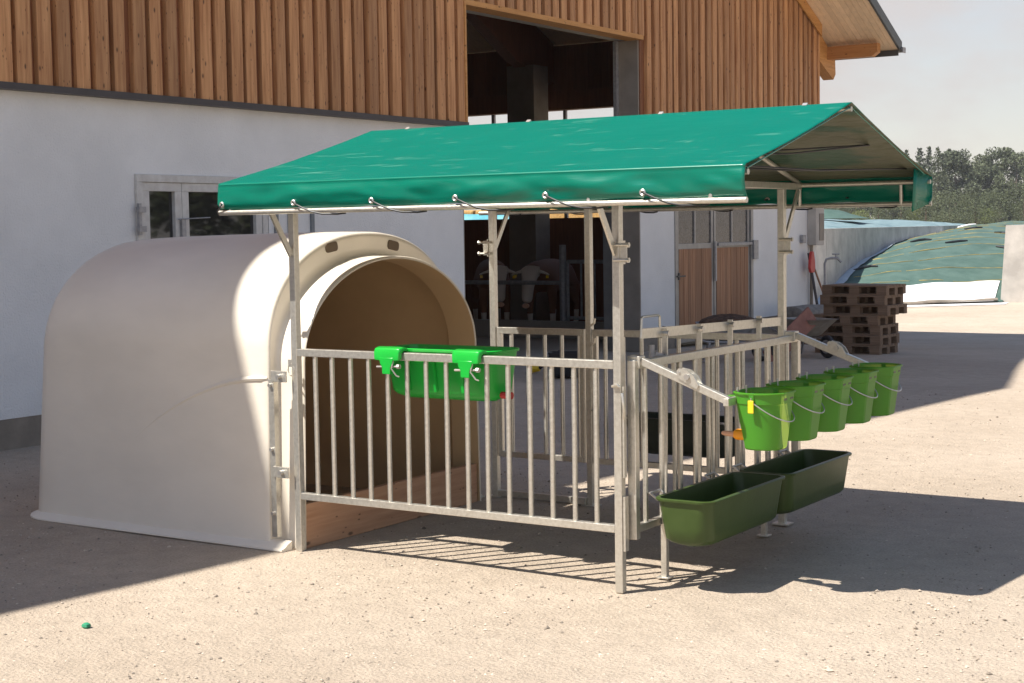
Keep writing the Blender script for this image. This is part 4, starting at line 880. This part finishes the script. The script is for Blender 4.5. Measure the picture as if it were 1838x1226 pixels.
for k in range(10): w2_.loft([[sp(s, W_S - .12, 0), sp(s, W_S + .7, 0), sp(s, W_S + .58, 2.0), sp(s, W_S, 2.0)] for s in (3.3 + 4 * k + .01, 7.3 + 4 * k - .01)], capA=True, capB=True)
tag(w2_.build('silo_wall', 'concrete', None, LN + SD * 3 + SE * W_S), 'pale concrete silo wall end at the far right of the yard', 'silo wall')
def heap_h(s, w_):
    t = w_ / W_S; s -= 3.05 * t; rise = 1.0 - math.exp(-max(0, s - .2) / (6.0 - 1.5 * t)); edge = .86 + .22 * math.sin(math.pi * min(1, max(0, t))) ** .7 - .22 * (1 - t) * math.exp(-s / 14)
    return max(0.012, 1.95 * rise * edge + (.07 * noise.noise((s * .5, w_ * .9, 0)) + .035 * noise.noise((s * 1.9, w_ * 1.1, 4))) * min(1, max(0, s)))
def sheet(s0, s1, w0, w1, dz, ns, nw):
    return MB().loft([[sp(s0 + (s1 - s0) * i / ns, w0 + (w1 - w0) * j / nw, heap_h(s0 + (s1 - s0) * i / ns, w0 + (w1 - w0) * j / nw) + dz) for j in range(nw + 1)] for i in range(ns + 1)], closed=False)
hp = thing('silage_heap', 'silage heap under green netting with yellow bands between the concrete walls', 'silage heap', LN + SD * 8 + SE * 2.4); o_ = hp.location
def sheet(s0, s1, w0, w1, dz, ns, nw):      # s runs from the toe of the heap, which is slanted across the bay
    def P(i, j):
        w_ = w0 + (w1 - w0) * j / nw; s_ = s0 + (s1 - s0) * (i / ns) ** 1.4 + 3.05 * w_ / W_S
        return sp(s_, w_, heap_h(s_, w_) + dz)
    return MB().loft([[P(i, j) for j in range(nw + 1)] for i in range(ns + 1)], closed=False)
sheet(.05, 36, .12, W_S - .05, .02, 70, 28).build('netting', 'netting', hp, o_, smooth=True)
sheet(.02, 1.55, 1.0, W_S - .25, .05, 14, 20).build('white_film', 'whiteplastic', hp, o_, smooth=True)
sheet(.1, 24, .01, .30, .06, 40, 3).build('edge_film', 'bluefilm', hp, o_, smooth=True)
for k in range(11):
    s0 = 1.9 + 1.15 * k * (1 + .09 * k); pts = []
    for j in range(33):
        w_ = .4 + (W_S - .6) * j / 32; s_ = s0 + 3.05 * w_ / W_S + .22 * math.sin(w_ * 1.3 + k) + .12 * noise.noise((w_ * 2, k, 0)); pts.append(Vector(sp(s_, w_, heap_h(s_, w_) + .024)))
    q = MB(); j0 = 0
    while j0 < 32:
        j1 = min(32, j0 + rnd.randint(3, 9)); q.tube(pts[j0:j1 + 1], [.006 + .030 * abs(noise.noise((j * .35, k * 3.1, 1))) for j in range(j0, j1 + 1)], 6); j0 = j1 + rnd.choice((0, 0, 1, 2))
    q.build('band', 'yline', hp, o_, smooth=True)
for k, (s0, w_) in enumerate(((9.5, 2.4), (11.5, 1.2), (12.5, 3.4), (7.6, 3.9), (15.5, 2.2), (18, 3.2), (20, 1.5), (6.3, .55))):
    q = MB(); s0 += 3.05 * w_ / W_S - 2; pts = [sp(s0 + .2 * math.sin(k + t * 3), w_ + t * .5, heap_h(s0 + .2 * math.sin(k + t * 3), w_ + t * .5) + .05) for t in (-.6, -.2, .2, .6)]
    tag(q.tube(pts, [.02, .04, .04, .02], 8).build('sandbag', 'black' if k != 6 else 'whiteplastic', None, pts[1], smooth=True), ('dark narrow sandbag lying on the green silage netting' if k != 6 else 'single white narrow sandbag lying high on the green silage netting'), 'sandbag', 'dark sandbags on the netting' if k != 6 else None)
ap = MB().loft([[sp(s + 3.05 * w_ / W_S, w_, .012) for w_ in (-.0, 1.5, 3, W_S + .1)] for s in (-.9, -.2, .05)], closed=False); tag(ap.build('silage_film', 'whiteplastic', None, LN + SD * 1.5), 'flat white plastic film spread on the ground before the silage heap', 'plastic film')
hose = MB().tube([sp(.12 + 3.05 * t / W_S + .08 * math.sin(t * 2), t, .07 + .02 * math.sin(t * 5)) for t in [.3 + k * .26 for k in range(16)]], .045, 8); tag(hose.build('weight_tube', 'plinth', None, LN + SD * 2, smooth=True), 'dark weighting tube along the foot of the white film', 'weight tube')
# second, longer heap behind the left wall
def h2(s, w_): t = (w_ + 9) / 9; return max(.02, (1.9 + .35 * math.sin(math.pi * t) + .12 * noise.noise((s * .16, w_ * .5, 5)) + .05 * noise.noise((s * .8, w_ * 1.2, 2))) * sstep((s + 4) / 8))
b2 = MB().loft([[sp(-4 + 1.0 * i, -9.2 + .38 * j, h2(-4 + 1.0 * i, -9.2 + .38 * j)) for j in range(25)] for i in range(46)], closed=False)
tag(b2.build('silage_heap', 'bluenet', None, LN + SD * 20 - SE * 5, smooth=True), 'long blue-green sheeted silage heap behind the grey silo wall', 'silage heap')
def h3(s, w_): t = min(1, max(0, (w_ + 6) / 22)); return max(.02, 2.15 * math.sin(math.pi * min(1, max(0, (s - 36) / 22))) ** .5 * (.82 + .16 * noise.noise((w_ * .3, s * .2, 8))) + .06 * noise.noise((w_ * 1.4, s, 3)))
b3 = MB().loft([[sp(36 + 1.1 * i, -6 + .7 * j, h3(36 + 1.1 * i, -6 + .7 * j)) for j in range(40)] for i in range(21)], closed=False)
tag(b3.build('silage_heap', 'bluenet', None, LN + SD * 46 + SE * 8, smooth=True), 'farthest pale sheeted silage heap on the horizon with white sandbags', 'silage heap')
for k in range(9):
    w_ = -2 + 1.7 * k + rnd.uniform(-.4, .4); s0 = 38.2 + rnd.uniform(-.3, .8); zt = h3(s0, w_) + .06
    q = MB().tube([sp(s0, w_ - .45, zt), sp(s0 + .1, w_, zt + .05), sp(s0, w_ + .45, zt)], [.06, .12, .06], 8)
    tag(q.build('sandbag', 'whiteplastic' if k % 3 else 'black', None, sp(s0, w_, zt), smooth=True), ('white' if k % 3 else 'black') + ' sandbag lying along the top of the farthest silage heap', 'sandbag', ('white' if k % 3 else 'black') + ' sandbags on the farthest heap')
tb = MB().loft([[sp(14 + .3 * i, -4.5 + .3 * j, h2(14, -4) + .05 + .32 * math.sin(math.pi * i / 10) * math.sin(math.pi * j / 10) * (1 + .5 * noise.noise((i * .6, j * .6, 1)))) for j in range(11)] for i in range(11)], closed=False)
tag(tb.build('net_bundle', 'netting', None, LN + SD * 15 - SE * 3, smooth=True), 'crumpled green net bundle lying on the blue-green heap', 'net bundle')

# ------------------------------------------------------------------ trees
def leaf_cloud(centres, n, size, flat=1.0, seed=1):
    r_ = random.Random(seed); vs = []; fs = []
    tot = sum(c[3] ** 2 for c in centres)
    for cx, cy, cz, rad, sq in centres:
        k = max(6, int(n * rad ** 2 / tot))
        for _ in range(k):
            d = Vector((r_.gauss(0, 1), r_.gauss(0, 1), r_.gauss(0, 1))).normalized() * rad * (r_.random() ** .35)
            p = Vector((cx + d.x, cy + d.y, cz + d.z * sq)); s = size * r_.uniform(.6, 1.4)
            a = Vector((r_.gauss(0, 1), r_.gauss(0, 1), r_.gauss(0, .6))).normalized(); b = a.orthogonal().normalized(); b.rotate(Matrix.Rotation(r_.uniform(0, 6.3), 3, a))
            o = len(vs); vs += [tuple(p + a * s), tuple(p + b * s * .6), tuple(p - a * s), tuple(p - b * s * .6)]; fs.append((o, o + 1, o + 2, o + 3))
    m_ = MB(); m_.v = vs; m_.f = fs; return m_
def trunk_mb(h, r, limbs, seed):
    r_ = random.Random(seed); t = MB().tube([(0, 0, -.3), (.05, 0, h * .35), (-.05, .05, h * .7), (0, 0, h)], [r, r * .75, r * .45, r * .1], 8)
    for k in range(limbs):
        z = h * r_.uniform(.25, .8); a = r_.uniform(0, 6.3); l_ = h * .22 * (1.1 - z / h)
        t.tube([(0, 0, z), (math.cos(a) * l_ * .6, math.sin(a) * l_ * .6, z + l_ * .35), (math.cos(a) * l_, math.sin(a) * l_, z + l_ * .8)], [r * .35, r * .22, r * .08], 6)
    return t
def make_broad(label, loc, h, wd, mat, seed, name='broadleaf_tree', cat='tree', group='trees on the horizon', n=2600, low=.12):
    r_ = random.Random(seed); root = thing(name, label, cat, loc, r_.uniform(0, 6), group)
    trunk_mb(h * .8, h * .022, 8, seed).build('trunk', 'bark', root, smooth=True)
    C = []
    for k in range(60):
        t = r_.random(); z = h * (low + (1 - low - .06) * t); wz = wd * math.sin(math.pi * (.12 + .80 * t)) ** .75; a = r_.uniform(0, 6.3); q = wz * r_.random() ** .5 * .85
        C.append((q * math.cos(a), q * math.sin(a), z, wd * r_.uniform(.15, .34), .85))
    leaf_cloud(C, n * 4, h * .0135, seed=seed).build('crown', mat, root); return root
def make_spruce(label, loc, h, wd, seed, group='trees on the horizon', n=2000):
    r_ = random.Random(seed); root = thing('spruce_tree', label, 'tree', loc, r_.uniform(0, 6), group)
    trunk_mb(h * .97, h * .015, 0, seed).build('trunk', 'bark', root, smooth=True)
    C = []; z = h * .06
    while z < h * .99:
        q = wd * (1 - z / h) ** .85 * r_.uniform(.8, 1.12) + .06; m_ = max(3, int(11 * (1 - z / h) + 3))
        for k in range(m_):
            a = k * 6.283 / m_ + r_.uniform(-.5, .5); l_ = q * r_.uniform(.65, 1.15)
            for d in (l_ * .35, l_ * .68, l_): C.append((d * math.cos(a), d * math.sin(a), z - .28 * d + r_.uniform(-.1, .1), max(.2, q * .33 + .16), 1.0))
        z += h * .034
    leaf_cloud(C, n * 5, h * .0125, seed=seed).build('crown', 'leaf_dark', root); return root
TZ = -.35
def U(px): return (px - 919) / 2791.0
def top(v, D): return (402 - v) / 2791.0 * D + 1.72 + .35
D1 = 235
spr = [(1628, 270, 'first slim spruce beside the canopy edge'), (1652, 266, 'slim spruce second from the canopy edge'), (1668, 262, 'tallest pointed spruce of the group'), (1684, 270, 'slender spruce right of the tallest one'), (1704, 268, 'full spruce between the slender ones and the gap')]
for i, (px, v, lab) in enumerate(spr): make_spruce(lab + ' on the horizon', along(U(px), D1 + rnd.uniform(-8, 8), TZ), top(v, D1), 3.3 + .6 * (i % 2), 20 + i)
brd = [(1604, 300, 3.6, 'leaf_dark', 'dark tree partly hidden by the canopy gable'), (1640, 284, 3.4, 'leaf_dark', 'dark rounded tree among the spruces'), (1716, 270, 3.6, 'leaf_dark', 'dark dense tree left of the dip in the skyline'), (1735, 300, 3.2, 'leaf', 'low tree filling the dip in the skyline'), (1768, 276, 4.4, 'leaf', 'broad tree forming the left shoulder of the big clump'), (1797, 262, 4.8, 'leaf', 'tallest broad tree of the right-hand clump'), (1825, 276, 4.2, 'leaf', 'broad tree on the right flank of the big clump'), (1858, 300, 4.4, 'leaf', 'broad tree cut by the right picture edge'), (1560, 318, 4.6, 'leaf_dark', 'dark tree seen under the canopy above the yellowish bush'), (1500, 322, 4.8, 'leaf_dark', 'dark tree seen under the canopy beside the meter box'), (1530, 316, 4.4, 'leaf_dark', 'dark tree under the canopy between its two neighbours')]
for i, (px, v, wd, mt, lab) in enumerate(brd): make_broad(lab + ' on the horizon', along(U(px), D1 + rnd.uniform(-10, 14), TZ), top(v, D1), wd, mt, 50 + i)
D2 = 180
bsh = [(1480, 368, 2.8, 'leaf', 'low green bush below the canopy next to the meter box'), (1512, 362, 2.6, 'leaf_dark', 'dark low bush left of the yellowish one'), (1541, 374, 2.4, 'leaf_yellow', 'yellowish bush in front of the dark trees'), (1578, 360, 3.0, 'leaf', 'green bush right of the yellowish one'), (1618, 352, 3.4, 'leaf', 'green bush below the flap of the canopy'), (1662, 345, 3.6, 'leaf', 'green bush under the slim spruces'), (1706, 338, 3.8, 'leaf', 'rounded green bush under the dip in the skyline'), (1752, 350, 3.4, 'leaf', 'flat green bush left of the big clump'), (1796, 344, 3.8, 'leaf', 'green bush in front of the tallest broad tree'), (1838, 342, 3.8, 'leaf', 'green bush at the right picture edge'), (1640, 374, 2.0, 'leaf_yellow', 'small yellow-green bush below the slim spruces'), (1768, 374, 2.2, 'leaf_yellow', 'small yellow-green bush left of the concrete wall end')]
for i, (px, v, wd, mt, lab) in enumerate(bsh): make_broad(lab, along(U(px), D2 + rnd.uniform(-8, 8), TZ), top(v, D2), wd, mt, 90 + i, 'bush', 'bush', 'bushes at the field edge', 1500, .0)
# the wood runs on past the edge of the picture
FC = []
for k in range(46):
    q = along(U(1905 + 17 * k + rnd.uniform(-8, 8)), D1 + rnd.uniform(-8, 14), TZ); hh_ = rnd.uniform(8.5, 12.5)
    for t in range(9): FC.append((q.x + rnd.uniform(-2.6, 2.6), q.y + rnd.uniform(-2.6, 2.6), TZ + hh_ * (.06 + .88 * t / 8), 2.9 * (1.05 - .6 * t / 8) * rnd.uniform(.7, 1.1), .9))
tag(leaf_cloud(FC, 60000, .2, seed=77).build('far_wood', 'leaf'), 'continuous wood on the horizon beyond the right edge of the yard', kind='stuff')
# two yard trees beside the barn end, outside the frame, that the barn window mirrors
make_broad('large yard tree mirrored in the barn window', Vector((9.5, 20.5, 0)), 9.0, 3.6, 'leaf', 201, group='yard trees', n=2500)

# ------------------------------------------------------------------ thin summer haze
HM = bpy.data.materials.new('summer_haze'); HM.use_nodes = True
hn = HM.node_tree; hn.nodes.remove(hn.nodes['Principled BSDF']); pv = hn.nodes.new('ShaderNodeVolumePrincipled')
pv.inputs['Color'].default_value = (0.93, 0.95, 1.0, 1); pv.inputs['Density'].default_value = 0.00025; pv.inputs['Anisotropy'].default_value = 0.0
hn.links.new(pv.outputs[0], hn.nodes['Material Output'].inputs['Volume']); MAT['haze'] = HM
tag(MB().box(-520, 520, -220, 720, -1.5, 18).build('haze', 'haze'), 'thin summer haze over the yard and the far trees', kind='stuff')
